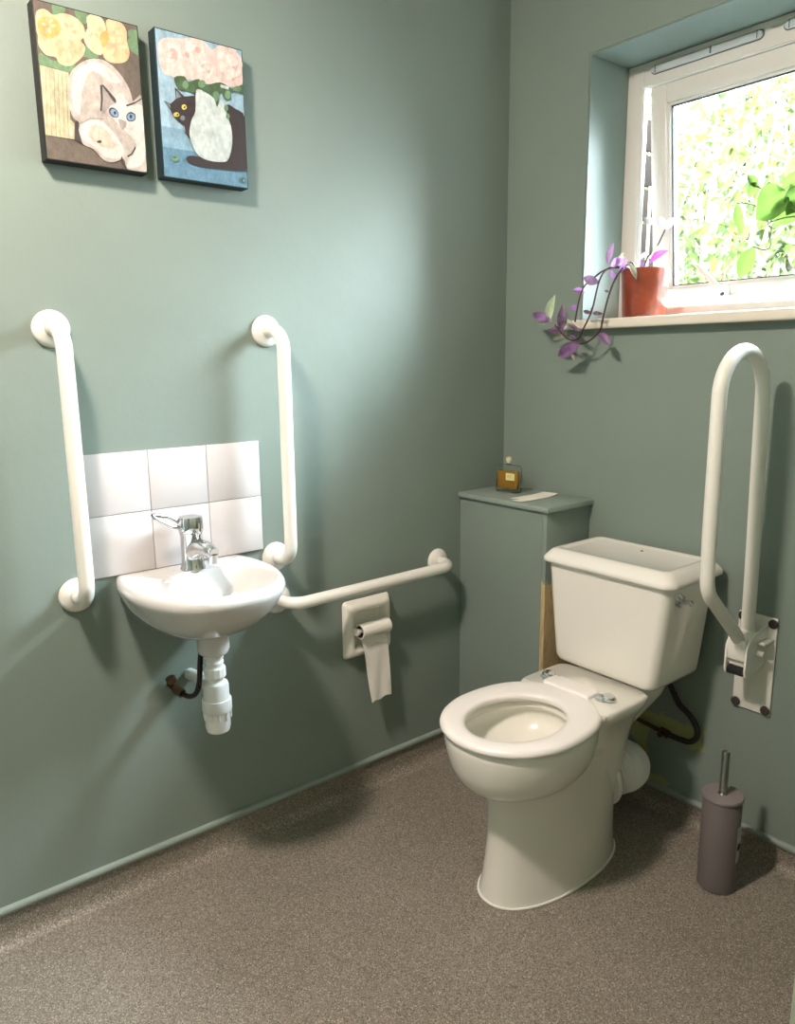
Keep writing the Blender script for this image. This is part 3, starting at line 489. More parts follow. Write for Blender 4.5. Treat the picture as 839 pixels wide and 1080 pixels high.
 ('s','catdark',[(0.773,0.584),(0.875,0.568),(1.0,0.506),(1.0,0.166),(0.88,0.124),(0.671,0.114),(0.398,0.111),(0.282,0.13),(0.273,0.159),(0.347,0.178),(0.597,0.169),(0.741,0.182),(0.81,0.278),(0.819,0.4),(0.787,0.49)]),
 ('p','catdark',[(0.051,0.523),(0.12,0.506),(0.185,0.548),(0.181,0.625),(0.282,0.577),(0.389,0.596),(0.421,0.638),(0.417,0.516),(0.356,0.439),(0.333,0.391),(0.319,0.285),(0.269,0.326),(0.264,0.378),(0.199,0.397),(0.148,0.426),(0.111,0.471)]),
 ('p','greyblue',[(0.194,0.609),(0.25,0.571),(0.19,0.551)]),
 ('p','greyblue',[(0.069,0.513),(0.116,0.5),(0.12,0.477)]),
 ('s','vasewhite',[(0.421,0.635),(0.505,0.641),(0.62,0.609),(0.653,0.551),(0.699,0.609),(0.745,0.58),(0.769,0.5),(0.81,0.436),(0.815,0.317),(0.764,0.204),(0.699,0.169),(0.519,0.162),(0.403,0.188),(0.352,0.243),(0.315,0.32),(0.343,0.416),(0.398,0.49)]),
 ('s','yelloweye',[(0.301,0.506),(0.296,0.497),(0.278,0.487),(0.264,0.484),(0.25,0.49),(0.245,0.5),(0.25,0.513),(0.264,0.519),(0.282,0.523),(0.296,0.516)]),
 ('s','catdark',[(0.287,0.506),(0.287,0.5),(0.282,0.497),(0.273,0.497),(0.269,0.497),(0.269,0.503),(0.273,0.51),(0.278,0.513),(0.282,0.513),(0.287,0.51)]),
 ('s','yelloweye',[(0.213,0.445),(0.208,0.436),(0.19,0.429),(0.171,0.426),(0.153,0.429),(0.148,0.439),(0.157,0.449),(0.171,0.455),(0.194,0.458),(0.208,0.452)]),
 ('s','catdark',[(0.204,0.445),(0.199,0.439),(0.194,0.436),(0.19,0.436),(0.185,0.436),(0.185,0.442),(0.185,0.445),(0.19,0.449),(0.194,0.452),(0.199,0.449)]),
 ('s','greyblue',[(0.273,0.429),(0.269,0.42),(0.255,0.41),(0.241,0.41),(0.227,0.413),(0.222,0.423),(0.231,0.436),(0.241,0.442),(0.259,0.445),(0.269,0.439)]),
 ('s','leafgreen',[(0.176,0.143),(0.167,0.13),(0.148,0.121),(0.125,0.117),(0.106,0.124),(0.102,0.133),(0.111,0.146),(0.13,0.156),(0.153,0.159),(0.171,0.153)]),
 ('s','leafdark',[(0.148,0.146),(0.144,0.14),(0.134,0.137),(0.125,0.137),(0.116,0.137),(0.111,0.143),(0.116,0.146),(0.125,0.15),(0.139,0.153),(0.148,0.15)]),
 ('s','leafgreen',[(0.787,0.561),(0.782,0.548),(0.769,0.539),(0.75,0.535),(0.741,0.542),(0.736,0.555),(0.741,0.571),(0.755,0.58),(0.773,0.584),(0.782,0.577)]),
 ('s','leafgreen',[(0.801,0.503),(0.796,0.494),(0.782,0.484),(0.769,0.484),(0.759,0.487),(0.755,0.5),(0.759,0.51),(0.773,0.519),(0.787,0.523),(0.796,0.516)]),
 ('p','vasewhite',[(0.708,0.715),(0.81,0.715),(0.801,0.693),(0.708,0.696)]),
 ('s','leafdark',[(0.963,0.059),(0.954,0.047),(0.94,0.037),(0.921,0.037),(0.903,0.043),(0.898,0.056),(0.907,0.069),(0.921,0.079),(0.94,0.079),(0.958,0.072)]),
 ('s','deepblue',[(0.954,0.059),(0.949,0.053),(0.944,0.047),(0.935,0.047),(0.926,0.05),(0.926,0.056),(0.926,0.063),(0.935,0.069),(0.944,0.069),(0.949,0.066)]),
]
# ================================================================== THE ROOM
XR, YF, ZC, NY = 2.40, -2.60, 2.50, -.80        # far side wall, front wall, ceiling, nib corner
def ring4(x0, x1, z0, z1, y): return [Vector((x0, y, z0)), Vector((x1, y, z0)), Vector((x1, y, z1)), Vector((x0, y, z1))]
WX0, WX1, WZ0, WZ1 = .312, 1.23, 1.434, 2.193
bm = BM()
a = [bm.verts.new(p) for p in ring4(-.2, 1.60, -.05, ZC+.15, 0)]
b = [bm.verts.new(p) for p in ring4(WX0, WX1, WZ0, WZ1, 0)]
c = [bm.verts.new(p) for p in ring4(WX0, WX1, WZ0, WZ1, .236)]
d = [bm.verts.new(p) for p in ring4(-.2, 1.60, -.05, ZC+.15, .236)]
for p, q in ((a, b), (b, c), (c, d), (d, a)):
    for i in range(4): bm.faces.new((p[i], p[(i+1) % 4], q[(i+1) % 4], q[i]))
es = [e for e in bm.edges if (e.verts[0] in b and e.verts[1] in b)]
bmesh.ops.bevel(bm, geom=es, offset=.004, segments=2, affect='EDGES')
struct(obj('wall_back', bm, M_WALLB))
bm = BM(); box(bm, (-.2, YF-.2, -.05), (0, 0, ZC+.15)); struct(obj('wall_left', bm, M_WALL))
bm = BM(); box(bm, (1.392, NY, -.05), (XR+.2, 0, ZC+.15), .003); box(bm, (XR, YF-.2, -.05), (XR+.2, NY, ZC+.15)); struct(obj('wall_right', bm, M_JAMB))
bm = BM(); box(bm, (0, YF-.2, -.05), (XR, YF, ZC+.15)); struct(obj('wall_front', bm, M_WALL))
bm = BM(); box(bm, (-.2, YF-.2, ZC), (XR+.2, .30, ZC+.15)); struct(obj('ceiling', bm, M_CEIL))
# floor with the vinyl coved up the walls
def cove(bm, p0, p1, nrm, h, r=.036, t=.004):
    p0, p1, nrm = Vector(p0), Vector(p1), Vector(nrm); prof = [(t+r+.002, -.004), (t+r, 0.0005)]
    for k in range(1, 9):
        w = k/8*PI/2; prof.append((t+r-r*math.sin(w), r-r*math.cos(w)))
    prof += [(t, h), (0, h), (0, -.004)]
    rings = [[p + nrm*a + Vector((0, 0, z)) for a, z in prof] for p in (p0, p1)]
    loft(bm, rings)
LB, RB = .080, .062
bm = BM()
box(bm, (-.05, YF-.05, -.05), (XR+.05, .05, 0))
cove(bm, (0, YF, 0), (0, -.205, 0), (1, 0, 0), LB)
cove(bm, (0, -.205, 0), (.371, -.205, 0), (0, -1, 0), RB)
cove(bm, (.371, -.205, 0), (.371, 0, 0), (1, 0, 0), RB)
cove(bm, (.371, 0, 0), (1.392, 0, 0), (0, -1, 0), RB)
cove(bm, (1.392, NY, 0), (1.392, 0, 0), (-1, 0, 0), RB)
struct(obj('floor', bm, M_FLOOR, angle=60))
def bead(name, p0, p1, nrm, z0, h=.017, out=.013):
    bm = BM(); p0, p1, nrm = Vector(p0), Vector(p1), Vector(nrm)
    prof = [(0, z0), (out*.75, z0)]+[(out*(.55+.45*math.cos(w)), z0+h*(.5+.5*math.sin(w))) for w in (-1.0, -.4, .2, .8, 1.3)]+[(0, z0+h)]
    loft(bm, [[p+nrm*a+Vector((0, 0, z)) for a, z in prof] for p in (p0, p1)])
    return struct(obj(name, bm, M_TRIM, angle=60))
bead('trim_1', (0, YF, 0), (0, -.205, 0), (1, 0, 0), LB+.001)
bead('trim_2', (.371, 0, 0), (1.392, 0, 0), (0, -1, 0), RB+.001)

# boxing in the corner
t = thing('pipe_boxing', (0.18, -.10, 0), 'sage green painted pipe boxing in the corner, left of the toilet cistern', 'boxing')
bm = BM(); box(bm, (.0005, -.204, .001), (.354, -.188, .900)); obj('front_panel', bm, M_BOX, t, angle=30)
bm = BM(); box(bm, (.354, -.204, .001), (.370, -.0005, .900), .0015); obj('side_panel', bm, M_BOX_SIDE, t, angle=30)
bm = BM(); box(bm, (.0005, -.216, .900), (.384, -.0005, .917), .003); obj('top_board', bm, M_TRIM, t)

# ================================================================== WINDOW
win = bpy.data.objects.new('window_1', None); COL.objects.link(win); win.location = ((WX0+WX1)/2, .2, WZ0); win['kind'] = 'structure'
FY0, FY1 = .182, .214
def framebox(bm, x0, x1, z0, z1, w, y0, y1, bev=.003, wb=None, wt=None):
    wb = wb or w; wt = wt or w
    box(bm, (x0, y0, z0), (x0+w, y1, z1), bev); box(bm, (x1-w, y0, z0), (x1, y1, z1), bev)
    box(bm, (x0+w, y0, z0), (x1-w, y1, z0+wb), bev); box(bm, (x0+w, y0, z1-wt), (x1-w, y1, z1), bev)
bm = BM(); framebox(bm, WX0, WX1, WZ0+.014, WZ1, .052, FY0, FY1, wb=.044, wt=.066)
framebox(bm, WX0+.050, WX1-.050, WZ0+.056, WZ1-.064, .004, FY0+.006, FY0+.014, .001)   # stepped rebate
obj('window_frame', bm, M_UPVC, win)
bm = BM(); box(bm, (WX0-.045, -.042, WZ0-.004), (WX1+.045, -.0002, WZ0+.024), .006, 3); box(bm, (WX0+.001, -.002, WZ0+.001), (WX1-.001, FY0+.02, WZ0+.024))
obj('window_sill', bm, M_SILL, win)
# sash, top hung, pushed out at the bottom
SA = math.radians(7.0)
piv = Vector((0, .222, 2.125))
MS = Matrix.Translation(piv) @ Matrix.Rotation(SA, 4, 'X') @ Matrix.Translation(-piv)
SX0, SX1, SZ0, SZ1 = .379, 1.163, 1.500, 2.128
bm = BM(); framebox(bm, SX0, SX1, SZ0, SZ1, .052, .196, .25, .004)
framebox(bm, SX0+.048, SX1-.048, SZ0+.048, SZ1-.048, .012, .205, .245, .004)
bmesh.ops.transform(bm, matrix=MS, verts=bm.verts); obj('sash', bm, M_UPVC, win)
GX0, GX1, GZ0, GZ1 = SX0+.058, SX1-.058, SZ0+.058, SZ1-.058
bm = BM(); box(bm, (GX0, .222, GZ0), (GX1, .226, GZ1)); bmesh.ops.transform(bm, matrix=MS, verts=bm.verts); obj('pane', bm, M_PANE, win, False)
bm = BM(); framebox(bm, GX0+.001, GX1-.001, GZ0+.001, GZ1-.001, .004, .212, .2215, 0); bmesh.ops.transform(bm, matrix=MS, verts=bm.verts); obj('glazing_gasket', bm, M_DARK, win)
def vent(x0, x1):
    bm = BM(); z = 2.165; n = 14
    def cap(x0, x1, hh, y):
        r = []
        for k in range(n+1): w = -PI/2+PI*k/n; r.append(Vector((x1-hh+hh*math.cos(w), y, z+hh*math.sin(w))))
        for k in range(n+1): w = PI/2+PI*k/n; r.append(Vector((x0+hh+hh*math.cos(w), y, z+hh*math.sin(w))))
        return r
    loft(bm, [cap(x0, x1, .0125, FY0+.002), cap(x0, x1, .0125, FY0-.003)], mi=0)
    loft(bm, [cap(x0+.003, x1-.003, .0100, FY0+.0), cap(x0+.003, x1-.003, .0100, FY0-.007), cap(x0+.006, x1-.006, .008, FY0-.010)], mi=1)
    box(bm, ((x0+x1)/2+.02, FY0-.0125, z-.008), ((x0+x1)/2+.024, FY0-.008, z+.008), mi=0)
    for q in (x0+.016, x1-.016): box(bm, (q, FY0-.0112, z-.0095), (q+.002, FY0-.006, z+.0095), mi=0)
    obj('trickle_vent', bm, [mat('vent_shadow_line', '#5d6464', .6), mat('vent_grey_plastic', '#bcc4c6', .35)], win)
vent(.392, .722); vent(.772, 1.10)
# cockspur handle on the bottom rail
bm = BM()
R3 = lambda pts: [MS @ Vector(p) for p in pts]
box(bm, (.575, .184, SZ0+.006), (.665, .197, SZ0+.022), .003, M=MS)
box(bm, (.610, .172, SZ0+.010), (.634, .197, SZ0+.046), .004, M=MS)
h = obj('handle', bm, M_UPVC, win)
bm = BM(); sweep(bm, R3([(.622, .166, SZ0+.030), (.606, .160, SZ0+.054), (.585, .154, SZ0+.082), (.560, .152, SZ0+.108), (.545, .152, SZ0+.120)]), .007, 12, radii=[.010, .0085, .0075, .006, .004])
obj('lever', bm, M_UPVC, h)
bm = BM(); lathe(bm, [(.006, 0), (.006, .004), (.003, .005)], MS @ Vector((.622, .173, SZ0+.027)), (0, -1, 0), 16); obj('screw_cap', bm, M_RUBBER, h)
# stay arm seen in the gap at the side
bm = BM(); box(bm, (.366, .215, 1.75), (.370, .262, 1.77)); box(bm, (.3665, .235, 1.58), (.3705, .247, 1.86)); obj('hinge_stay', bm, M_STEEL, win)

# ================================================================== OUTSIDE
bm = BM(); box(bm, (-9, .45, -.9), (9, 14, -.8)); g = obj('ground', bm, M_GROUND); g['kind'] = 'structure'
def leaf_quad(V, F, p, d, s, up, w=.42):
    d = d.normalized(); sd = d.cross(up)
    if sd.length < 1e-3: sd = Vector((1, 0, 0))
    sd.normalize(); nn = sd.cross(d); i = len(V)
    V += [p, p+d*s*.35+sd*s*w*.5+nn*s*.06, p+d*s*.75+sd*s*w*.32+nn*s*.04, p+d*s, p+d*s*.75-sd*s*w*.32+nn*s*.04, p+d*s*.35-sd*s*w*.5+nn*s*.06]
    F += [(i, i+1, i+2, i+3), (i, i+3, i+4, i+5)]
t = thing('added_gap_fence', (-.62, 1.05, -.8), 'added dark boarded fence that darkens the gap at the left of the open window', 'fence')  # made-up fence, near black, put in so the gap beside the sash reads dark
for k in range(3):
    bm = BM(); box(bm, (-.70, .50+.56*k, -.8), (-.63, .57+.56*k, 2.55), .005); obj('post', bm, mat('added_fence_dark', '#120e0b', 1., spec=.02), t)
bm = BM()
for k in range(20): box(bm, (-.63, .46, -.78+k*.166), (-.612, 1.84, -.78+k*.166+.150), .003)
obj('boards', bm, mat('added_fence_dark', '#120e0b', 1., spec=.02), t)
def tree(base, hgt, crown, n, lsz, mats_, label, seed, nb=16):
    rnd = random.Random(seed); base = Vector(base)
    t = thing('tree', base, label, 'tree')
    bm = BM(); top = base+Vector((rnd.uniform(-.2, .2), rnd.uniform(-.1, .1), hgt))
    tp = spline([base, base+(top-base)*.35+Vector((.06, 0, 0)), base+(top-base)*.7-Vector((.05, 0, 0)), top], 5)
    sweep(bm, tp, .05, 10, radii=[.07*(1-.85*i/(len(tp)-1)) for i in range(len(tp))]); obj('trunk', bm, M_BARK, t)
    bm = BM(); V, F = [], []
    cx, cz, rx, ry, rz = crown
    for k in range(nb):
        s = tp[int(len(tp)*rnd.uniform(.25, .95))-0]
        e = Vector((base.x+cx+rnd.uniform(-1, 1)*rx, base.y+rnd.uniform(-1, 1)*ry, cz+rnd.uniform(-1, 1)*rz))
        mid = s.lerp(e, .5)+Vector((0, 0, rnd.uniform(.05, .3)))
        br = spline([s, mid, e, e+Vector((rnd.uniform(-.2, .2), 0, -.25))], 5)
        sweep(bm, br, .01, 6, radii=[.016*(1-.85*i/(len(br)-1)) for i in range(len(br))])
        per = n//nb
        for q in range(per):
            c = br[rnd.randrange(4, len(br))]
            p = c+Vector((rnd.gauss(0, .22), rnd.gauss(0, .18), rnd.gauss(0, .24)))
            d = Vector((rnd.gauss(0, .7), rnd.gauss(0, .6), rnd.uniform(-1.3, .2)))
            leaf_quad(V, F, p, d, lsz*rnd.uniform(.6, 1.3), Vector((rnd.gauss(0, 1), rnd.gauss(0, 1), rnd.gauss(0, 1))), .40)
    obj('branches', bm, M_BARK, t)
    me = bpy.data.meshes.new('foliage'); me.from_pydata([v-base for v in V], [], F)
    for m in mats_: me.materials.append(m)
    for i, p in enumerate(me.polygons): p.material_index = rnd.randrange(len(mats_)) if i % 2 == 0 else me.polygons[i-1].material_index
    me.polygons.foreach_set('use_smooth', [True]*len(me.polygons))
    o = bpy.data.objects.new('foliage', me); COL.objects.link(o); o.parent = t
    return t
tree((-.75, 2.6, -.8), 3.3, (.05, 1.95, .75, .42, .70), 2600, .10, [L_TREE[0], L_TREE[1]], 'sunlit yellow green leafy tree filling the lower left of the window view', 11, 20)
tree((-1.75, 4.7, -.8), 4.4, (0, 2.65, 1.3, .45, .95), 4200, .15, [L_TREE[1], L_TREE[0]], 'sunlit pale green tree behind the big trailing leaves in the window', 12, 20)
tree((-2.9, 6.8, -.8), 5.8, (0, 3.2, 1.8, .45, 1.3), 4600, .20, [L_TREE[2], L_TREE[1]], 'deeper green tree high at the back of the window view', 13, 18)

# ================================================================== PAINTINGS
def painting(name, y0, w, z0, hgt, polys, bg, edge, label):
    t = thing(name, (0, y0+w/2, z0), label, 'painting'); X0, X1 = .001, .036
    bm = BM(); box(bm, (X0, y0, z0), (X1, y0+w, z0+hgt), .0012, 1); obj('canvas', bm, edge, t)
    bm = BM(); names = [bg]; lay = [X1+.0003]
    def poly(pts, mn):
        if mn not in names: names.append(mn)
        x = lay[0]; lay[0] += .00003
        tri = tessellate_polygon([[Vector((u, v, 0)) for u, v in pts]])
        vs = [bm.verts.new((x, y0+u*w, z0+v*hgt)) for u, v in pts]
        for a_, b_, c_ in tri:
            p_, q_, r_ = pts[a_], pts[b_], pts[c_]
            ar = (q_[0]-p_[0])*(r_[1]-p_[1])-(q_[1]-p_[1])*(r_[0]-p_[0])
            if abs(ar) < 1e-7: continue
            idx = (a_, b_, c_) if ar > 0 else (a_, c_, b_)
            try: f = bm.faces.new([vs[i] for i in idx]); f.material_index = names.index(mn)
            except ValueError: pass
    poly([(.012, .008), (.988, .008), (.988, .992), (.012, .992)], bg)
    def clampuv(p): return (min(.988, max(.012, p[0])), min(.992, max(.008, p[1])))
    for kind, colr, pts in polys:
        if kind == 's':
            P = [Vector((u, v)) for u, v in pts]; n = len(P); q = []
            for i in range(n):
                A, B, C, D = P[i-1], P[i], P[(i+1) % n], P[(i+2) % n]
                for k in range(3):
                    s = k/3; q.append(.5*((2*B)+(C-A)*s+(2*A-5*B+4*C-D)*s*s+(-A+3*B-3*C+D)*s**3))
            pts = [(p.x, p.y) for p in q]
        cp = []
        for p in map(clampuv, pts):
            if not cp or (abs(p[0]-cp[-1][0])+abs(p[1]-cp[-1][1])) > 1e-4: cp.append(p)
        if len(cp) > 2 and (abs(cp[0][0]-cp[-1][0])+abs(cp[0][1]-cp[-1][1])) < 1e-4: cp.pop()
        if len(cp) > 2: poly(cp, colr)
    o = obj('picture', bm, [PAINTS[n] for n in names], t, False)
    return t
painting('canvas_painting', -1.429, .216, 1.763, .302, PAINT_WHITE_CAT, 'umberbg', M_CANV, 'canvas painting of a white cat with blue eyes under peach flowers, on the wall')
painting('canvas_painting', -1.177, .216, 1.7615, .311, PAINT_BLACK_CAT, 'skyblue', M_CANV2, 'canvas painting of a black cat behind a pale vase of pink flowers, on the wall')

# ================================================================== GRAB BARS
def wall_bar(label, p0, p1, off=.088, r=.0172, fl=.0405, bend=.05, flip=False):
    p0, p1 = Vector(p0), Vector(p1); o = Vector((off, 0, 0))
    t = thing('grab_bar', p0, label, 'grab bar', 'white grab bars round the basin')
    bm = BM(); sweep(bm, fillet([p0+Vector((.004, 0, 0)), p0+o, p1+o, p1+Vector((.004, 0, 0))], bend, 12), r, 24); obj('bar', bm, M_BAR, t)
    for p in (p0, p1):
        bm = BM(); lathe(bm, [(fl, -.0006), (fl, .004), (fl*.97, .008), (fl*.8, .013), (fl*.52, .0175), (r+.0015, .0195), (r+.001, .016)], p, (1, 0, 0), 40); obj('flange', bm, M_BAR, t)
    return t
wall_bar('white vertical grab bar left of the basin, nearest the picture edge', (0, -1.443, 1.421), (0, -1.443, .814))
wall_bar('white vertical grab bar right of the basin, above the horizontal one', (0, -.911, 1.424), (0, -.911, .816))
wall_bar('white horizontal grab bar above the toilet roll holder', (0, -.912, .693), (0, -.309, .698), off=.080)

# ================================================================== TILED SPLASHBACK
t = thing('tiled_splashback', (0, -1.176, .84), 'white glazed tile splashback of two rows behind the basin tap', 'splashback')
bm = BM(); box(bm, (.0005, -1.4005, .8455), (.0045, -.9495, 1.1375)); obj('grout', bm, M_GROUT, t)
bm = BM()
for i in range(3):
    for j in range(2):
        y = -1.402+i*.1513; z = .8445+j*.1485; box(bm, (.001, y, z), (.0072, y+.1493, z+.1467), .0014, 2)
obj('tiles', bm, M_TILE, t)

# ================================================================== BASIN
CB = -1.186
CT = -1.177
bas = thing('wash_basin', (0, CB, .64), 'small white wall-hung hand basin under the tiles, between the two vertical grab bars', 'sink')
def dring(D, W, z, back=.0015, N=72, sx=2.1, sy=2.5, side=.045, y0=CB):
    """D-shaped ring against the wall"""
    out = []; nb = 14; ns = 8; side = D*.34; WB = W*.90
    for k in range(N-nb-2*ns):
        w = -PI/2+PI*k/(N-nb-2*ns-1)
        x = side+(D-side)*abs(math.cos(w))**(2/sx); y = math.copysign(abs(math.sin(w))**(2/sy), math.sin(w))*W
        out.append(Vector((x if k not in (0, N-nb-2*ns-1) else side, y0+y, z)))
    for k in range(ns):
        q = (k+1)/(ns+1); out.append(Vector((side*(1-q)+back*q, y0+W-(W-WB)*q*q, z)))
    for k in range(nb):
        q = k/(nb-1)
        out.append(Vector((back, y0+WB-2*WB*q, z)))
    for k in range(ns):
        q = 1-(k+1)/(ns+1); out.append(Vector((side*(1-q)+back*q, y0-W+(W-WB)*q*q, z)))
    return out
def dring2(D, W, z, **k): return dring(D, W, z, **k)
bm = BM()
outer = [dring2(.120, .040, .702), dring2(.190, .070, .704), dring2(.232, .098, .713), dring2(.268, .124, .730), dring2(.300, .147, .753),
         dring2(.326, .165, .778), dring2(.340, .176, .802), dring2(.348, .182, .815), dring2(.350, .184, .826), dring2(.346, .181, .836), dring2(.338, .175, .8415), dring2(.330, .169, .8430)]
ic = Vector((.180, CB, 0))
def inner_from(ref, cx, a, b, z, n=2.3, cy=CB):
    out = []
    for p in ref:
        w = math.atan2(p.y-CB, p.x-ic.x); c, s = math.cos(w), math.sin(w)
        r = (abs(c/a)**n+abs(s/b)**n)**(-1/n)
        out.append(Vector((cx+c*r, cy+s*r, z)))
    return out
ref = outer[-1]
ins = [(.205, .120, .153, .8425), (.205, .1165, .149, .838), (.205, .110, .142, .822), (.200, .098, .128, .794), (.192, .080, .106, .771), (.182, .050, .068, .756), (.172, .022, .024, .751)]
loft(bm, outer+[inner_from(ref, *q) for q in ins])
lathe(bm, [(.034, .716), (.0390, .695), (.0395, .662), (.037, .651), (.034, .648)], (.150, CT, 0), (0, 0, 1), 36)
obj('basin_bowl', bm, M_BASIN, bas, angle=50)
bm = BM(); lathe(bm, [(.019, .7515), (.019, .7545), (.015, .7555), (.006, .754)], (.172, CB, 0), (0, 0, 1), 28); obj('drain', bm, M_CHROME, bas)
# mixer tap
TB = Vector((.062, -1.178, .843))
tap_bm = BM()
lathe(tap_bm, [(.031, 0), (.031, .004), (.0285, .008), (.0270, .030), (.0270, .088), (.0285, .092)], TB, (0, 0, 1), 36)
sp = spline([TB+Vector((.004, 0, .044)), TB+Vector((.040, .003, .060)), TB+Vector((.080, .006, .062)), TB+Vector((.106, .009, .056))], 5)
sweep(tap_bm, sp, .014, 20, radii=[.025-.011*i/(len(sp)-1) for i in range(len(sp))])
tap = obj('mixer_tap', tap_bm, M_CHROME, bas, angle=50)
bm = BM(); lathe(bm, [(.0115, .010), (.0115, -.012), (.009, -.0125), (.009, -.004)], TB+Vector((.097, .009, .044)), (0.15, 0, 1), 24); obj('spout_outlet', bm, M_CHROME, tap)
bm = BM(); lathe(bm, [(.0285, .0925), (.0305, .096), (.0305, .126), (.0285, .132), (.014, .1350), (.002, .1355)], TB, (0, 0, 1), 36); obj('tap_cap', bm, M_CHROME, tap)
bm = BM()   # open loop lever pointing to the left
A = TB+Vector((.000, -.024, .112)); Bv = TB+Vector((.004, -.094, .146))
dl = (Bv-A); ln = dl.length; dl.normalize(); sdv = Vector((.55, 0, -.85)); sdv = sdv - dl*dl.dot(sdv); sdv.normalize()
loop = []
for k in range(24):
    w = 2*PI*k/24; loop.append(A.lerp(Bv, .5)+dl*math.cos(w)*ln*.5+sdv*math.sin(w)*(.0125 if math.cos(w) < 0 else .009))
sweep(bm, loop+[loop[0]], .0050, 10, caps=False); obj('lever', bm, M_CHROME, tap)
# bottle trap
TP = Vector((.150, CT, 0))
bm = BM(); lathe(bm, [(.021, .650), (.021, .640), (.0225, .638), (.0225, .634), (.021, .632), (.021, .628), (.0225, .626), (.0225, .622), (.0205, .620), (.0205, .606)], TP, (0, 0, 1), 32)
lathe(bm, [(.020, .600), (.020, .575), (.029, .570), (.0315, .562), (.0315, .524), (.0315, .500)], TP, (0, 0, 1), 36)
sweep(bm, fillet([TP+Vector((-.01, 0, .562)), TP+Vector((-.065, -.004, .556)), TP+Vector((-.148, -.004, .545))], .01, 3), .0150, 20)
trap = obj('bottle_trap', bm, M_PLASTIC, bas)
bm = BM(); lathe(bm, [(.0245, .612), (.0265, .609), (.0265, .588), (.0245, .584)], TP, (0, 0, 1), 12); obj('coupling_nut', bm, M_PLASTIC, trap, angle=25)
bm = BM(); lathe(bm, [(.021, 0), (.023, .003), (.023, .022), (.021, .025)], TP+Vector((-.038, -.003, .559)), (-1, 0, 0), 12); obj('coupling_nut', bm, M_PLASTIC, trap, angle=25)
bm = BM(); lathe(bm, [(.0355, .528), (.0365, .525), (.0365, .500), (.0350, .496), (.0315, .494), (.0312, .455), (.028, .444), (.018, .4385), (.004, .437)], TP, (0, 0, 1), 36)
for k in range(10):
    w = 2*PI*k/10+.3; p = TP+Vector((math.cos(w)*.0325, math.sin(w)*.0325, 0)); sweep(bm, [p+Vector((0, 0, .498)), p+Vector((0, 0, .478))], .0035, 8)
obj('trap_cup', bm, M_PLASTIC, trap)
bm = BM(); hs = spline([(.112, CT-.012, .675), (.112, CT-.020, .620), (.110, CT-.026, .560), (.098, CT-.032, .530), (.075, CT-.040, .517), (.05, CT-.049, .520), (.03, CT-.056, .527)], 6)
sweep(bm, hs, .0068, 14); hose = obj('supply_hose', bm, M_HOSE, bas)
bm = BM(); sweep(bm, [(.055, CT-.048, .520), (.028, CT-.057, .528)], .0115, 6); sweep(bm, [(.001, CT-.060, .532), (.034, CT-.055, .526)], .008, 12)
lathe(bm, [(.010, 0), (.013, .002), (.013, .016), (.010, .018)], (.022, CT-.060, .542), (0, -.3, 1), 12); obj('stop_valve', bm, M_BRASS, bas, angle=30)

# ================================================================== TOILET ROLL HOLDER
t = thing('toilet_roll_holder', (0, -.607, .46), 'cream ceramic toilet roll holder on the wall below the horizontal grab bar', 'toilet roll holder')
def rrect(y0, y1, z0, z1, x, r, N=6):
    out = []
    for cy, cz, a0 in ((y1-r, z0+r, -PI/2), (y1-r, z1-r, 0), (y0+r, z1-r, PI/2), (y0+r, z0+r, PI)):
        for k in range(N+1): w = a0+PI/2*k/N; out.append(Vector((x, cy+r*math.cos(w), cz+r*math.sin(w))))
    return out
HY0, HY1, HZ0, HZ1 = -.695, -.515, .452, .636
bm = BM()
loft(bm, [rrect(HY0+.004, HY1-.004, HZ0+.004, HZ1-.004, .0008, .012), rrect(HY0, HY1, HZ0, HZ1, .004, .014), rrect(HY0+.003, HY1-.003, HZ0+.003, HZ1-.003, .010, .014),
          rrect(HY0+.012, HY1-.012, HZ0+.012, HZ1-.012, .024, .014), rrect(HY0+.016, HY1-.016, HZ0+.016, HZ1-.016, .0275, .014), rrect(HY0+.026, HY1-.026, HZ0+.026, HZ1-.030, .0285, .012),
          rrect(HY0+.030, HY1-.030, HZ0+.030, HZ1-.034, .026, .012), rrect(HY0+.038, HY1-.038, HZ0+.038, HZ1-.042, .006, .010)], True, True)
for s, yy in ((1, HY0+.030), (-1, HY1-.030)):
    lathe(bm, [(.011, 0), (.011, .010), (.008, .012)], (.038, yy-.004*s, .545), (0, s, 0), 20)
    box(bm, (.006, min(yy-.005*s, yy+.004*s), .533), (.042, max(yy-.005*s, yy+.004*s), .557), .003)
obj('housing', bm, M_HOLDER, t, angle=50)
bm = BM(); sweep(bm, [(.038, HY0+.034, .545), (.038, HY1-.034, .545)], .0075, 16); obj('spindle', bm, M_HOLDER, t)
t = thing('toilet_roll', (.045, -.607, .545), 'nearly empty toilet roll hanging on its cream holder', 'toilet roll')
RY0, RY1 = -.660, -.553
def rollring(y, r): return [Vector((.045+r*math.cos(w), y, .547+r*math.sin(w))) for w in [2*PI*k/36 for k in range(36)]]
bm = BM(); R = loft(bm, [rollring(RY0, .019), rollring(RY0, .0225), rollring(RY1, .0225), rollring(RY1, .019), rollring(RY0, .019)], False, False); bmesh.ops.remove_doubles(bm, verts=bm.verts, dist=1e-6); obj('paper_layers', bm, M_PAPER, t)
bm = BM(); loft(bm, [rollring(RY0+.001, .0175), rollring(RY0+.001, .019), rollring(RY1-.001, .019), rollring(RY1-.001, .0175), rollring(RY0+.001, .0175)], False, False); bmesh.ops.remove_doubles(bm, verts=bm.verts, dist=1e-6); obj('core_tube', bm, M_CARD, t)
bm = BM(); rows = []
prof = [(.0255, .536), (.031, .527), (.038, .518), (.044, .500), (.047, .480), (.048, .460), (.049, .435), (.050, .405), (.052, .375), (.054, .345), (.056, .318)]
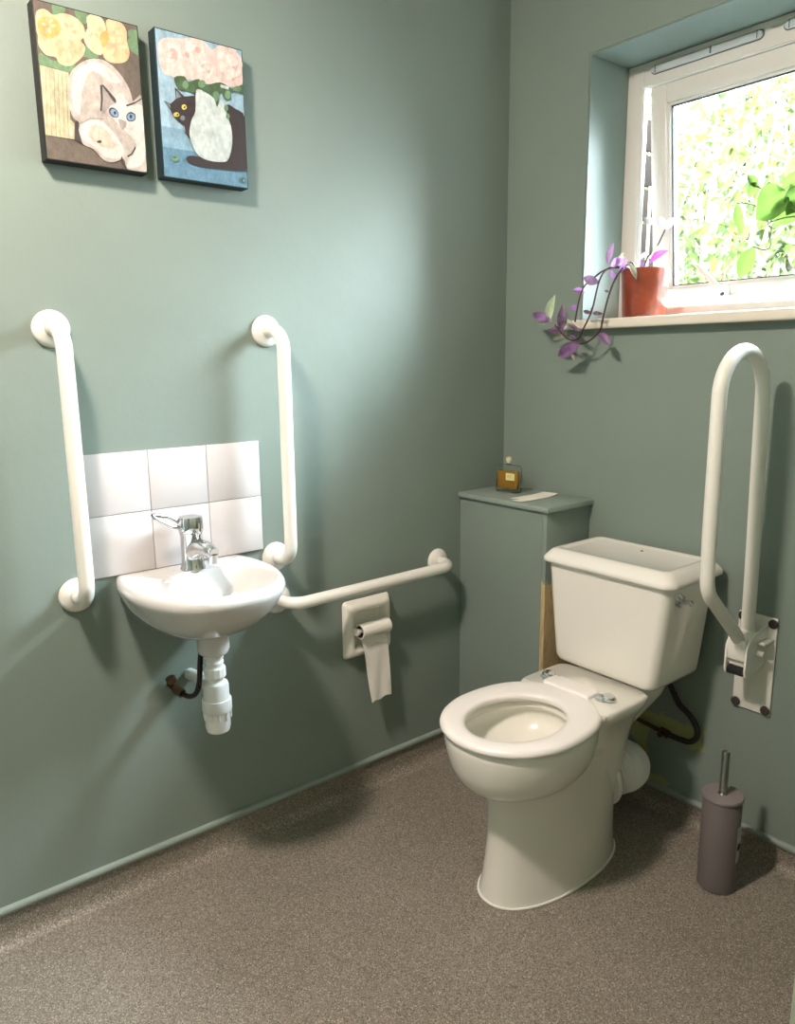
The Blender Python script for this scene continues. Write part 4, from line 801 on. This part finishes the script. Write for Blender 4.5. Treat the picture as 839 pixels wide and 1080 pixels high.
for th in (0, .0012):
    for i, (x, z) in enumerate(prof):
        f = i/(len(prof)-1); row = []
        for k in range(9):
            u = k/8; y = RY0+.003+.030*f+u*(RY1-RY0-.006-.024*f)
            row.append(Vector((x-th+.0028*math.sin(u*9+f*7)*f, y, z+(.010*(u-.5)+.004*math.sin(u*11))*f*f)))
        rows.append(row)
n = len(prof); A = [[bm.verts.new(p) for p in r] for r in rows]
for s in (0, n):
    for i in range(n-1):
        for k in range(8): bm.faces.new((A[s+i][k], A[s+i][k+1], A[s+i+1][k+1], A[s+i+1][k]))
for i in range(n-1):
    for k in (0, 8): bm.faces.new((A[i][k], A[i+1][k], A[n+i+1][k], A[n+i][k]))
for i in (0, n-1):
    for k in range(8): bm.faces.new((A[i][k], A[i][k+1], A[n+i][k+1], A[n+i][k]))
obj('hanging_sheet', bm, M_PAPER, t, angle=60)

# ================================================================== TOILET
T = .627
wc = thing('toilet', (T, -.45, 0), 'white close-coupled toilet with seat and no lid, against the wall under the window', 'toilet')
bm = BM()
def yr(z, yf, yb, w, n=2.1, nb=None, cy=None):
    cy = (yf+yb)/2 if cy is None else cy
    return sring(T, cy, z, w, cy-yf, n, 72, yb-cy, nb)
bowl = [(0.3018, -0.68, -0.47, 0.05), (0.3066, -0.712, -0.45, 0.084), (0.3154, -0.738, -0.425, 0.112), (0.3306, -0.757, -0.405, 0.134), (0.3522, -0.772, -0.385, 0.15), (0.3786, -0.782, -0.375, 0.161), (0.4082, -0.789, -0.37, 0.168), (0.4362, -0.793, -0.37, 0.171), (0.4522, -0.793, -0.37, 0.171), (0.4578, -0.791, -0.372, 0.169), (0.461, -0.785, -0.378, 0.164)]
rings = [yr(z, a, b, w, 2.05, cy=-.59 if z > .32 else None) for z, a, b, w in bowl]
def pin(z, w, l, cy=-.612): return sring(T, cy, z, w, l, 2.05, 72)
rings += [pin(.462, .124, .154), pin(.459, .120, .150), pin(.442, .119, .149), pin(.434, .130, .160), pin(.415, .134, .163), pin(.400, .130, .158), pin(.378, .112, .135), pin(.360, .086, .105), pin(.347, .062, .080)]
loft(bm, rings)
def slant(yf, yb, w, z0, z1, n=2.2):   # z rises from z0 at the front to z1 at the back
    R = yr(0, yf, yb, w, n)
    for p in R: p.z = z0+(z1-z0)*max(0, min(1, (p.y-yf)/(yb-yf)))
    return R
ped = [slant(-.700, -.225, .1115, 0.0005, .0005), slant(-.698, -.226, .110, .012, .012), slant(-.690, -.226, .104, .05, .05), slant(-.684, -.225, .0985, .10, .11), slant(-.680, -.222, .0945, .15, .18), slant(-.680, -.215, .0945, .23, .27), slant(-.686, -.205, .099, .309, .365), slant(-.66, -.205, .090, .315, .372)]
loft(bm, ped)
def neck(z, yf, yb, w, n=4): return sring(T, (yf+yb)/2, z, w, (yb-yf)/2, n, 56)
nk = [neck(.17, -.43, -.215, .070, 2.4), neck(.26, -.43, -.21, .084, 2.6), neck(.32, -.43, -.21, .092, 3), neck(.37, -.435, -.22, .104, 3.4), neck(.41, -.44, -.228, .120, 4), neck(.440, -.446, -.236, .138, 5), neck(.456, -.450, -.240, .147, 6), neck(.474, -.450, -.240, .149, 7), neck(.480, -.446, -.246, .144, 7)]
loft(bm, nk)
loft(bm, [neck(.36, -.30, -.16, .07, 4), neck(.42, -.30, -.075, .095, 5), neck(.470, -.26, -.06, .105, 6), neck(.477, -.26, -.065, .10, 6)])
pan = obj('pan', bm, M_PAN, wc, angle=55)
# water
bm = BM(); loft(bm, [pin(.3475, .058, .076), pin(.352, .066, .084)]); obj('water', bm, mat('bowl_water', '#c9cdc6', .03, spec=.6), wc)
# sealant bead at the foot
bm = BM(); P = slant(-.7005, -.224, .1125, .003, .003); sweep(bm, P+[P[0]], .0035, 8, caps=False); obj('sealant_bead', bm, M_SEALANT, wc)
# seat
def so(d, z, n=2.1): return sring(T-.001, -.598, z, .177-d, .203-d, n, 96, .214-d, 2.35)
def si(d, z): return sring(T+.005, -.612, z, .111+d, .139+d, 2.0, 96)
bm = BM(); rs = [so(.004, .4625), so(0, .465), so(-.001, .469), so(.001, .475), so(.005, .4795), so(.013, .4822), so(.032, .4835), si(.016, .4830), si(.006, .4808), si(.001, .4770), si(0, .471), si(.002, .465), si(.006, .4625), so(.004, .4625)]
loft(bm, rs, False, False); bmesh.ops.remove_doubles(bm, verts=bm.verts, dist=1e-6)
seat = obj('seat', bm, M_SEAT, wc, angle=60)
bm = BM(); box(bm, (T-.088, -.405, .470), (T+.062, -.352, .4895), .006, 3); box(bm, (T-.074, -.36, .4805), (T+.048, -.345, .487), .002); obj('hinge_block', bm, M_SEAT, seat)
for sx in (-.098, .082):
    bm = BM(); c = Vector((T+sx, -.368, .480))
    lathe(bm, [(.021, 0), (.021, .004), (.016, .0075), (.006, .009)], c, (0, 0, 1), 28)
    lathe(bm, [(.017, 0), (.018, .006), (.015, .011), (.004, .013)], c+Vector((.014 if sx > 0 else -.004, .004, .003)), (0.1, 0, 1), 24)
    sweep(bm, [c+Vector((-.012, -.014, .006)), c+Vector((.012, -.014, .006))], .0065, 12)
    obj('hinge', bm, M_CHROME, seat)
# cistern
def rr(cx, cy, z, hx, hy, r, n=8):
    out = []
    for sx_, sy_, a0 in ((1, -1, -PI/2), (1, 1, 0), (-1, 1, PI/2), (-1, -1, PI)):
        for k in range(n+1): w = a0+PI/2*k/n; out.append(Vector((cx+sx_*(hx-r)+r*math.cos(w), cy+sy_*(hy-r)+r*math.sin(w), z)))
    return out
TC = .618
def cr(z, w, yf, yb=-.028, r=.026): return rr(TC, (yf+yb)/2, z, w, (yb-yf)/2, r)
bm = BM(); loft(bm, [cr(.4815, .142, -.236, -.05), cr(.484, .154, -.248, -.038), cr(.491, .162, -.255, -.031), cr(.503, .167, -.2585), cr(.53, .170, -.259), cr(.65, .183, -.260), cr(.778, .196, -.2615)])
cis = obj('cistern', bm, M_CERAMIC, wc, angle=55)
def cl(z, d, n=7): return rr(TC, -.141, z, .2125-d, .137-d, max(.008, .034-d*.4))
bm = BM(); loft(bm, [cl(.7765, .012), cl(.7765, .002), cl(.780, 0), cl(.789, .001), cl(.797, .007), cl(.806, .015), cl(.812, .022), cl(.8145, .030), cl(.8145, .040), cl(.812, .045), cl(.8100, .050)])
lid = obj('cistern_lid', bm, M_CERAMIC, cis, angle=60)
bm = BM(); lathe(bm, [(.004, 0), (.004, .0012)], (T-.01, -.085, .8100), (0, 0, 1), 14); obj('lid_hole', bm, M_DARK, cis)
bm = BM(); L = Vector((TC+.1905, -.208, .738)); lathe(bm, [(.018, 0), (.018, .004), (.013, .009), (.007, .012), (.0062, .030), (.008, .033), (.008, .038), (.004, .041)], L, (1, 0, 0), 26)
for k in range(3):
    w = k*2*PI/3+.4; sweep(bm, [L+Vector((.009, .008*math.cos(w), .008*math.sin(w))), L+Vector((.009, .017*math.cos(w), .017*math.sin(w)))], .003, 8)
obj('flush_handle', bm, M_CHROME, cis)
# pan connector
bm = BM()
sweep(bm, [(.632, -.30, .190), (.645, -.215, .192)], .052, 32)
path = spline([(.640, -.235, .190), (.650, -.200, .192), (.650, -.165, .186), (.625, -.120, .172), (.570, -.098, .155), (.49, -.092, .140), (.378, -.092, .130)], 20)
rad = [.0590+.0075*math.sin(i*.95) for i in range(len(path))]; sweep(bm, path, .06, 36, radii=rad)
con = obj('pan_connector', bm, M_PLASTIC, wc, angle=70)
bm = BM(); d = Vector((.3, .95, .02)).normalized(); lathe(bm, [(.058, 0), (.074, .001), (.0755, .006), (.074, .013), (.062, .014)], Vector((.643, -.262, .190)), d, 40); obj('connector_collar', bm, M_PLASTIC, con)
# water supply hose
bm = BM(); sweep(bm, spline([(.718, -.10, .485), (.716, -.075, .45), (.719, -.05, .413), (.733, -.035, .372), (.765, -.028, .345), (.786, -.026, .314), (.785, -.026, .285), (.765, -.026, .266), (.735, -.026, .262), (.705, -.026, .262), (.675, -.026, .263)], 6), .0085, 14)
hs2 = obj('water_hose', bm, M_HOSE, wc)
bm = BM(); sweep(bm, [(.700, -.026, .262), (.672, -.026, .2635)], .0125, 6); sweep(bm, [(.675, -.026, .2635), (.48, -.026, .285)], .0065, 12); box(bm, (.50, -.022, .277), (.512, -.0005, .292)); lathe(bm, [(.009, 0), (.009, .014)], (.684, -.034, .263), (0, -1, .0), 12); obj('supply_pipe', bm, M_BRASS, wc, angle=30)

# ================================================================== HINGED GRAB RAIL
RX = .921
t = thing('hinged_grab_rail', (RX, 0, .42), 'white drop-down support rail folded upright on the wall, right of the cistern', 'grab rail')
bm = BM(); box(bm, (.870, -.0065, .415), (.972, -.0005, .684), .002, 2); obj('wall_plate', bm, M_BAR, t)
def rail():
    top = 1.375-.016; y0, y1 = -.082, -.283; rr = (y0-y1)/2; c = Vector((RX, (y0+y1)/2, top-rr))
    arc = [c+Vector((0, rr*math.cos(w), rr*math.sin(w))) for w in [PI*k/18 for k in range(19)]]
    low = fillet([(RX, y1, .95), (RX, y1+.006, .800), (RX-.002, -.125, .665), (RX-.003, -.100, .640)], [.075, .03], 10)
    return [Vector((RX, -.058, .625)), Vector((RX, -.062, .80)), Vector((RX, -.073, 1.05))]+arc+low
bm = BM(); sweep(bm, rail(), .0168, 24); obj('rail', bm, M_BAR, t)
bm = BM()
def cheek(x):
    P = [(-.006, .665), (-.018, .660), (-.050, .655), (-.075, .652), (-.100, .640), (-.112, .620), (-.114, .560), (-.108, .545), (-.095, .538), (-.050, .548), (-.020, .556), (-.006, .560)]
    loft(bm, [[Vector((x, y, z)) for y, z in P], [Vector((x+.005, y, z)) for y, z in P]])
cheek(RX-.028); cheek(RX+.024)
box(bm, (RX-.0235, -.100, .566), (RX+.0235, -.040, .650), .004); box(bm, (RX-.0235, -.112, .585), (RX+.0235, -.098, .640), .004)
box(bm, (RX+.029, -.060, .622), (RX+.047, -.006, .629), .002)
lathe(bm, [(.0195, .0), (.021, .012), (.019, .018)], (RX, -.058, .640), (0, -.03, 1), 28)
obj('hinge_bracket', bm, M_BAR, t, angle=35)
bm = BM(); box(bm, (RX-.022, -.110, .5445), (RX+.022, -.045, .5655), .003); obj('rubber_stop', bm, M_RUBBER, t)
bm = BM(); sweep(bm, [(RX+.028, -.055, .598), (RX+.046, -.055, .598)], .0075, 16); obj('pivot_pin', bm, M_BAR, t)
for x, z in ((.882, .672), (.962, .668), (.880, .428), (.960, .428)):
    bm = BM(); lathe(bm, [(.0125, 0), (.0125, .003), (.010, .006), (.0055, .0065), (.0055, .0045)], (x, -.0066, z), (0, -1, 0), 24); obj('screw_cap', bm, M_SCREW, t)

# ================================================================== TOILET BRUSH
BX, BY = .956, -.190
t = thing('toilet_brush', (BX, BY, 0), 'taupe cylindrical toilet brush holder with steel handle on the floor, right of the toilet', 'toilet brush')
bm = BM(); lathe(bm, [(.0455, .0008), (.0475, .003), (.0475, .246), (.046, .248), (.044, .248)], (BX, BY, 0), N=56); obj('holder', bm, M_TAUPE, t)
bm = BM(); lathe(bm, [(.0490, .2485), (.0500, .250), (.0500, .256), (.0485, .2585), (.010, .259)], (BX, BY, 0), N=56); obj('lid', bm, M_TAUPE_LID, t)
bm = BM(); lathe(bm, [(.0125, .2592), (.0105, .262), (.0098, .264), (.0098, .372), (.0085, .3745), (.004, .375)], (BX, BY, 0), N=24); obj('handle', bm, M_STEEL, t)
bm = BM(); Rr = []
for z in (.085, .185):
    Rr.append([Vector((BX+.0478*math.cos(w), BY+.0478*math.sin(w), z)) for w in [math.radians(-6+52*k/14) for k in range(15)]])
L2 = [[bm.verts.new(p) for p in r] for r in Rr]
for k in range(14): bm.faces.new((L2[0][k], L2[0][k+1], L2[1][k+1], L2[1][k])).material_index = 0
lathe(bm, [(.010, .0), (.010, .0005)], (BX+.0478*math.cos(math.radians(8)), BY+.0478*math.sin(math.radians(8)), .128), (math.cos(math.radians(8)), math.sin(math.radians(8)), 0), 16, mi=1)
obj('label_sticker', bm, [M_LABEL, M_DARK], t)

# ================================================================== BOTTLE AND PAPERS ON THE BOXING
BZ = .9172
bc = Vector((.118, -.100, BZ)); BR = Matrix.Translation(bc) @ Matrix.Rotation(math.radians(8), 4, 'Z')
t = thing('perfume_bottle', bc, 'square glass bottle of amber liquid with cream stopper on the boxing', 'bottle')
def rb(hw, hd, z, n=6): return [BR @ p for p in sring(0, 0, z, hw, hd, n, 40)]
bm = BM(); loft(bm, [rb(.040, .012, .0005), rb(.0435, .0145, .003), rb(.044, .015, .012), rb(.044, .015, .082), rb(.0425, .014, .087), rb(.038, .011, .0895), rb(.012, .009, .0905, 3), rb(.0065, .0065, .092, 2), rb(.0065, .0065, .097, 2)])
obj('glass', bm, M_BOTTLE, t)
bm = BM(); loft(bm, [rb(.036, .0105, .014), rb(.0385, .012, .017), rb(.0385, .012, .068), rb(.0375, .0115, .070)]); obj('amber_liquid', bm, M_AMBER, t)
bm = BM(); lathe(bm, [(.006, .0972), (.006, .101), (.0085, .103), (.0095, .109), (.008, .115), (.003, .1165)], bc, (0, 0, 1), 20); obj('stopper', bm, M_CORK, t)
bm = BM(); box(bm, (.000, -.0162, .042), (.034, -.0153, .065), M=BR)
for z in (.058, .054, .050): box(bm, (.004, -.01635, z), (.024, -.0161, z+.0012), mi=1, M=BR)
obj('bottle_label', bm, [M_YLABEL, mat('label_ink', '#a89a58', .7)], t)
def slip(pts, z, label):
    bm = BM(); c = sum((Vector((x, y, 0)) for x, y in pts), Vector())/len(pts)
    n = 8; A = []
    for th in (0, .0004):
        A.append([])
        for k in range(n+1):
            u = k/n; l = Vector((*pts[0], 0)).lerp(Vector((*pts[1], 0)), u); r = Vector((*pts[3], 0)).lerp(Vector((*pts[2], 0)), u); lift = .004*max(0, u-.6)**2*6
            A[-1].append((bm.verts.new(l+Vector((0, 0, z+th+lift))), bm.verts.new(r+Vector((0, 0, z+th+lift*1.6)))))
    for k in range(n):
        for s in (0, 1): bm.faces.new((A[s][k][0], A[s][k+1][0], A[s][k+1][1], A[s][k][1]))
        for q in (0, 1): bm.faces.new((A[0][k][q], A[0][k+1][q], A[1][k+1][q], A[1][k][q]))
    for k in (0, n): bm.faces.new((A[0][k][0], A[0][k][1], A[1][k][1], A[1][k][0]))
    o = obj('paper_slip', bm, M_SLIP, loc=(c.x, c.y, z)); tag(o, label, 'paper', 'papers on the boxing'); return o
slip([(.200, -.180), (.206, -.030), (.266, -.028), (.272, -.165)], BZ+.0004, 'long cream paper slip with a raised end on the boxing, beside the bottle')
slip([(.236, -.211), (.250, -.150), (.284, -.150), (.272, -.211)], BZ+.0024, 'short cream paper slip lying over the longer one, at the front edge of the boxing')

# ================================================================== PLANTS
def leaf(bm, a, b, w, curl=.18, mi=0, seed=0, n=6):
    a, b = Vector(a), Vector(b); d = b-a; L = d.length; d.normalize()
    view = Vector((.45, -.85, .2)) + Vector((random.uniform(-.5, .5), random.uniform(-.3, .3), random.uniform(-.5, .5)))
    s = d.cross(view).normalized(); nn = s.cross(d)
    if nn.dot(Vector((.5, -.8, .1))) < 0: nn = -nn
    wid = [0.10, .62, .95, 1., .84, .5, .03] if w < .8 else [.35, .95, 1., .95, .75, .42, .03]
    rows = []
    for k in range(n+1):
        u = k/n; c = a+d*L*u-nn*L*curl*(u-.5)**2*1.2+nn*L*.02; h = L*w*.5*wid[k]
        rows.append([bm.verts.new(c-s*h+nn*h*.45), bm.verts.new(c-s*h*.5+nn*h*.12), bm.verts.new(c), bm.verts.new(c+s*h*.5+nn*h*.12), bm.verts.new(c+s*h+nn*h*.45)])
    for k in range(n):
        for j in range(4):
            f = bm.faces.new((rows[k][j], rows[k][j+1], rows[k+1][j+1], rows[k+1][j])); f.material_index = mi
PC = Vector((.489, .055, WZ0+.0245))
t = thing('potted_plant', PC, 'purple trailing plant in a terracotta pot on the left end of the window sill', 'potted plant')
bm = BM(); lathe(bm, [(.050, .0005), (.059, .002), (.0605, .012), (.0625, .06), (.0665, .128), (.067, .134), (.0655, .1355), (.0625, .134), (.061, .120), (.059, .112)], PC, N=56); obj('pot', bm, M_POT, t)
bm = BM(); lathe(bm, [(.0608, .116), (.0608, .120), (.03, .124), (.004, .125)], PC, N=36); obj('soil', bm, M_SOIL, t)
STEMS=[
  [(0.474, 0.04, 1.575), (0.470, 0.0, 1.606), (0.46, -0.04, 1.571), (0.45, -0.06, 1.516), (0.44, -0.07, 1.449), (0.435, -0.075, 1.421), (0.401, -0.08, 1.393), (0.372, -0.08, 1.387)],
  [(0.474, 0.05, 1.575), (0.466, 0.02, 1.612), (0.451, -0.0, 1.599), (0.424, -0.03, 1.597), (0.417, -0.06, 1.563), (0.411, -0.08, 1.484), (0.392, -0.09, 1.433), (0.369, -0.09, 1.4), (.33, -.09, 1.405), (.285, -.09, 1.445)],
  [(0.466, 0.04, 1.575), (0.455, 0.0, 1.600), (0.418, -0.03, 1.595), (0.391, -0.05, 1.574), (0.364, -0.06, 1.55), (0.355, -0.07, 1.51), (0.347, -0.075, 1.45)],
  [(0.485, 0.045, 1.575), (0.496, 0.05, 1.623), (0.517, 0.06, 1.649), (0.536, 0.07, 1.697)]]
for s in STEMS: bm = BM(); sweep(bm, spline(s, 6), .0026, 8); obj('stem', bm, M_STEM, t)
LEAVES=[
  [(0.42, -0.03, 1.609), (0.438, -0.03, 1.667)] , 0.34 , 'd' , [(0.431, -0.03, 1.602), (0.477, -0.03, 1.62)] , 0.5 , 'p' , [(0.432, -0.03, 1.591), (0.454, -0.03, 1.564)] , 0.5 , 'p' ,
  [(0.451, -0.02, 1.601), (0.463, -0.02, 1.638)] , 0.4 , 'g' , [(0.417, -0.06, 1.557), (0.359, -0.06, 1.576)] , 0.45 , 'd' , [(0.365, -0.06, 1.533), (0.324, -0.06, 1.545)] , 0.5 , 'p' ,
  [(0.349, -0.07, 1.485), (0.323, -0.07, 1.495)] , 0.7 , 'p' , [(0.408, -0.08, 1.473), (0.379, -0.08, 1.48)] , 0.4 , 'd' , [(0.412, -0.08, 1.472), (0.447, -0.08, 1.469)] , 0.35 , 'd' ,
  [(0.408, -0.08, 1.473), (0.407, -0.08, 1.49)] , 0.4 , 'p' , [(0.450, -0.06, 1.528), (0.436, -0.06, 1.534)] , 0.5 , 'd' , [(0.26, -0.09, 1.456), (0.28, -0.09, 1.532)] , 0.42 , 'g' ,
  [(0.272, -0.09, 1.456), (0.191, -0.09, 1.483)] , 0.32 , 'p' , [(0.272, -0.09, 1.457), (0.212, -0.09, 1.451)] , 0.2 , 'g' , [(0.308, -0.09, 1.422), (0.312, -0.09, 1.504)] , 0.36 , 'd' ,
  [(0.323, -0.09, 1.418), (0.257, -0.09, 1.433)] , 0.42 , 'd' , [(0.323, -0.09, 1.407), (0.274, -0.09, 1.402)] , 0.4 , 'g' , [(0.352, -0.08, 1.438), (0.302, -0.08, 1.458)] , 0.35 , 'g' ,
  [(0.372, -0.08, 1.391), (0.289, -0.08, 1.351)] , 0.42 , 'p' , [(0.34, -0.08, 1.368), (0.354, -0.08, 1.337)] , 0.3 , 'g' , [(0.435, -0.075, 1.418), (0.472, -0.075, 1.38)] , 0.45 , 'p' ,
  [(0.378, -0.09, 1.422), (0.333, -0.09, 1.447)] , 0.25 , 'd' , [(0.491, -0.025, 1.604), (0.515, -0.025, 1.56)] , 0.35 , 'g' , [(0.477, -.02, 1.616), (0.452, -0.02, 1.577)] , 0.3 , 'p' ,
  [(0.517, 0.03, 1.609), (0.573, 0.03, 1.635)] , 0.45 , 'P' , [(0.510, 0.00, 1.612), (0.520, 0.00, 1.59)] , 0.35 , 'p' , [(0.51, 0.05, 1.616), (0.546, 0.05, 1.659)] , 0.4 , 'g' ,
  [(0.536, 0.07, 1.697), (0.515, 0.07, 1.735)] , 0.5 , 'l' , [(0.538, 0.07, 1.697), (0.572, 0.07, 1.727)] , 0.55 , 'l' , [(0.473, 0.04, 1.619), (0.505, 0.04, 1.641)] , 0.35 , 'l' ,
  [(0.334, -0.085, 1.412), (0.365, -0.085, 1.4)] , 0.3 , 'p']
bm = BM(); kk = 'pPdgl'
for i in range(0, len(LEAVES), 3): leaf(bm, *LEAVES[i], LEAVES[i+1]*.98, mi=kk.index(LEAVES[i+2]))
obj('leaves', bm, [L_PURPLE, L_BRIGHT, L_DARK, L_GREENW, L_PALE], t, angle=80)
# big-leaved trailing plant, pot stands further along the sill
QC = Vector((1.105, .090, WZ0+.0245))
t = thing('potted_plant', QC, 'green big-leaved vine reaching across the window glass from the right', 'potted plant')
bm = BM(); lathe(bm, [(.044, .0005), (.048, .002), (.052, .07), (.055, .076), (.055, .09), (.051, .091), (.050, .08)], QC, N=40); obj('pot', bm, M_BAR, t)
bm = BM(); lathe(bm, [(.0495, .078), (.03, .083), (.004, .084)], QC, N=30); obj('soil', bm, M_SOIL, t)
BSTEMS=[
  [(1.104, 0.09, 1.54), (1.05, 0.1, 1.66), (0.953, 0.1, 1.682), (0.9, 0.1, 1.685), (0.853, 0.1, 1.721), (0.836, 0.1, 1.731)] ,
  [(0.9, 0.1, 1.685), (0.851, 0.1, 1.686), (0.812, 0.1, 1.678), (0.822, 0.1, 1.663), (0.817, 0.1, 1.631)] ,
  [(0.824, 0.1, 1.641), (0.821, 0.1, 1.62), (0.806, 0.1, 1.615), (0.778, 0.1, 1.626)] ,
  [(0.820, 0.1, 1.680), (0.8, 0.1, 1.742), (0.787, 0.1, 1.766), (0.769, 0.1, 1.776)] ,
  [(0.812, 0.1, 1.680), (0.789, 0.1, 1.716), (0.761, 0.1, 1.733), (0.724, 0.1, 1.742)] ,
  [(0.953, 0.1, 1.682), (0.907, 0.1, 1.725), (0.878, 0.1, 1.751), (0.86, 0.1, 1.764)] ]
for s in BSTEMS: bm = BM(); sweep(bm, spline(s, 6), .0021, 8); obj('stem', bm, M_GSTEM, t)
BLEAVES=[
  [(0.775, 0.1, 1.782), (0.752, 0.1, 1.752)] , .8 , [(0.771, 0.1, 1.772), (0.748, 0.1, 1.808)] , 0.6 , [(0.724, 0.1, 1.742), (0.746, 0.1, 1.658)] , 0.30 ,
  [(0.862, 0.085, 1.738), (0.785, 0.085, 1.690)] , 1.05 , [(0.882, 0.11, 1.722), (0.822, 0.11, 1.672)] , 0.85 , [(0.83, 0.12, 1.763), (0.787, 0.12, 1.758)] , 0.6 ,
  [(0.900, 0.1, 1.785), (0.836, 0.1, 1.757)] , 0.55 , [(0.778, 0.1, 1.627), (0.746, 0.1, 1.546)] , 0.50 , [(0.893, 0.1, 1.755), (0.856, 0.1, 1.691)] , 0.8 , [(0.951, 0.1, 1.703), (0.913, 0.1, 1.662)] , 0.7 ]
bm = BM()
for i in range(0, len(BLEAVES), 2): leaf(bm, *BLEAVES[i], BLEAVES[i+1])
obj('leaves', bm, L_BIG, t, angle=80)

# ================================================================== LIGHT
LP = Vector((.76, -1.90, ZC))
t = thing('ceiling_lamp', LP, 'round white ceiling lamp', 'lamp')
bm = BM(); lathe(bm, [(.150, -.0005), (.150, -.022), (.142, -.024), (.05, -.024)], LP, N=48); obj('lamp_base', bm, M_BAR, t)
bm = BM(); lathe(bm, [(.095, -.0245), (.095, -.038), (.088, -.058), (.068, -.074), (.034, -.081), (.004, -.083)], LP, N=48); obj('lamp_shade', bm, M_LAMP, t)
M_LAMP.node_tree.nodes['Principled BSDF'].inputs['Emission Strength'].default_value = LAMP_E
w = bpy.data.worlds.new('sky'); scn.world = w; w.use_nodes = True
wn = w.node_tree; bg = wn.nodes['Background']
tc = wn.nodes.new('ShaderNodeTexCoord'); sx = wn.nodes.new('ShaderNodeSeparateXYZ'); rp = wn.nodes.new('ShaderNodeValToRGB')
wn.links.new(tc.outputs['Generated'], sx.inputs[0]); wn.links.new(sx.outputs[2], rp.inputs[0])
rp.color_ramp.elements[0].position = .15; rp.color_ramp.elements[0].color = (.16, .17, .175, 1)
rp.color_ramp.elements[1].position = .62; rp.color_ramp.elements[1].color = (.76, .90, 1.0, 1)
wn.links.new(rp.outputs[0], bg.inputs[0]); bg.inputs[1].default_value = SKY_E
dp = wn.nodes.new('ShaderNodeVectorMath'); dp.operation = 'DOT_PRODUCT'; dp.inputs[1].default_value = Vector((.60, .60, .72)).normalized()   # bright side of the hazy sky
cp_ = wn.nodes.new('ShaderNodeMath'); cp_.operation = 'MAXIMUM'; cp_.inputs[1].default_value = 0
pw = wn.nodes.new('ShaderNodeMath'); pw.operation = 'POWER'; pw.inputs[1].default_value = 7
gl = wn.nodes.new('ShaderNodeMix'); gl.data_type = 'RGBA'; gl.blend_type = 'ADD'; gl.inputs[0].default_value = 1
sc_ = wn.nodes.new('ShaderNodeMix'); sc_.data_type = 'RGBA'; sc_.inputs[6].default_value = (0, 0, 0, 1); sc_.inputs[7].default_value = (.64, .76, .84, 1)
wn.links.new(tc.outputs['Generated'], dp.inputs[0]); wn.links.new(dp.outputs['Value'], cp_.inputs[0]); wn.links.new(cp_.outputs[0], pw.inputs[0]); wn.links.new(pw.outputs[0], sc_.inputs[0])
wn.links.new(rp.outputs[0], gl.inputs[6]); wn.links.new(sc_.outputs[2], gl.inputs[7]); wn.links.new(gl.outputs[2], bg.inputs[0])
s = bpy.data.lights.new('sun', 'SUN'); s.energy = SUN_E; s.angle = math.radians(2); s.color = (1, .96, .86)
so_ = bpy.data.objects.new('sun', s); COL.objects.link(so_); so_.rotation_euler = Vector((-.35, -.62, .70)).to_track_quat('Z', 'Y').to_euler(); so_.location = (0, -3, 6)
p = bpy.data.lights.new('window_sky_portal', 'AREA'); p.shape = 'RECTANGLE'; p.size = WX1-WX0; p.size_y = WZ1-WZ0; p.cycles.is_portal = True
po = bpy.data.objects.new('window_sky_portal', p); COL.objects.link(po); po.location = ((WX0+WX1)/2, .32, (WZ0+WZ1)/2); po.rotation_euler = (math.radians(-90), 0, 0)

# ================================================================== CAMERA
cam = bpy.data.cameras.new('camera'); co = bpy.data.objects.new('camera', cam); COL.objects.link(co)
cam.sensor_fit = 'VERTICAL'; cam.sensor_height = 36; cam.lens = 802.577/1080*36; cam.clip_start = .02
R = [(0.62802301, 0.7781238, -0.01050915), (-0.1454683, 0.13065241, 0.98069818), (-0.76447764, 0.61437228, -0.19524507)]
Mx = Matrix(((R[0][0], R[1][0], -R[2][0], 1.81), (R[0][1], R[1][1], -R[2][1], -1.928), (R[0][2], R[1][2], -R[2][2], 1.345), (0, 0, 0, 1)))
co.matrix_world = Mx
scn.camera = co
vs = scn.view_settings
scn.display_settings.display_device = 'sRGB'; vs.view_transform = 'Standard'; vs.look = 'None'; vs.gamma = 1; vs.exposure = EXPO; vs.use_curve_mapping = False
scn.cycles.max_bounces = 10; scn.cycles.diffuse_bounces = 5; scn.cycles.transparent_max_bounces = 12
scn.cycles.caustics_reflective = False; scn.cycles.caustics_refractive = False; scn.cycles.sample_clamp_indirect = 6
scn.cycles.use_denoising = True
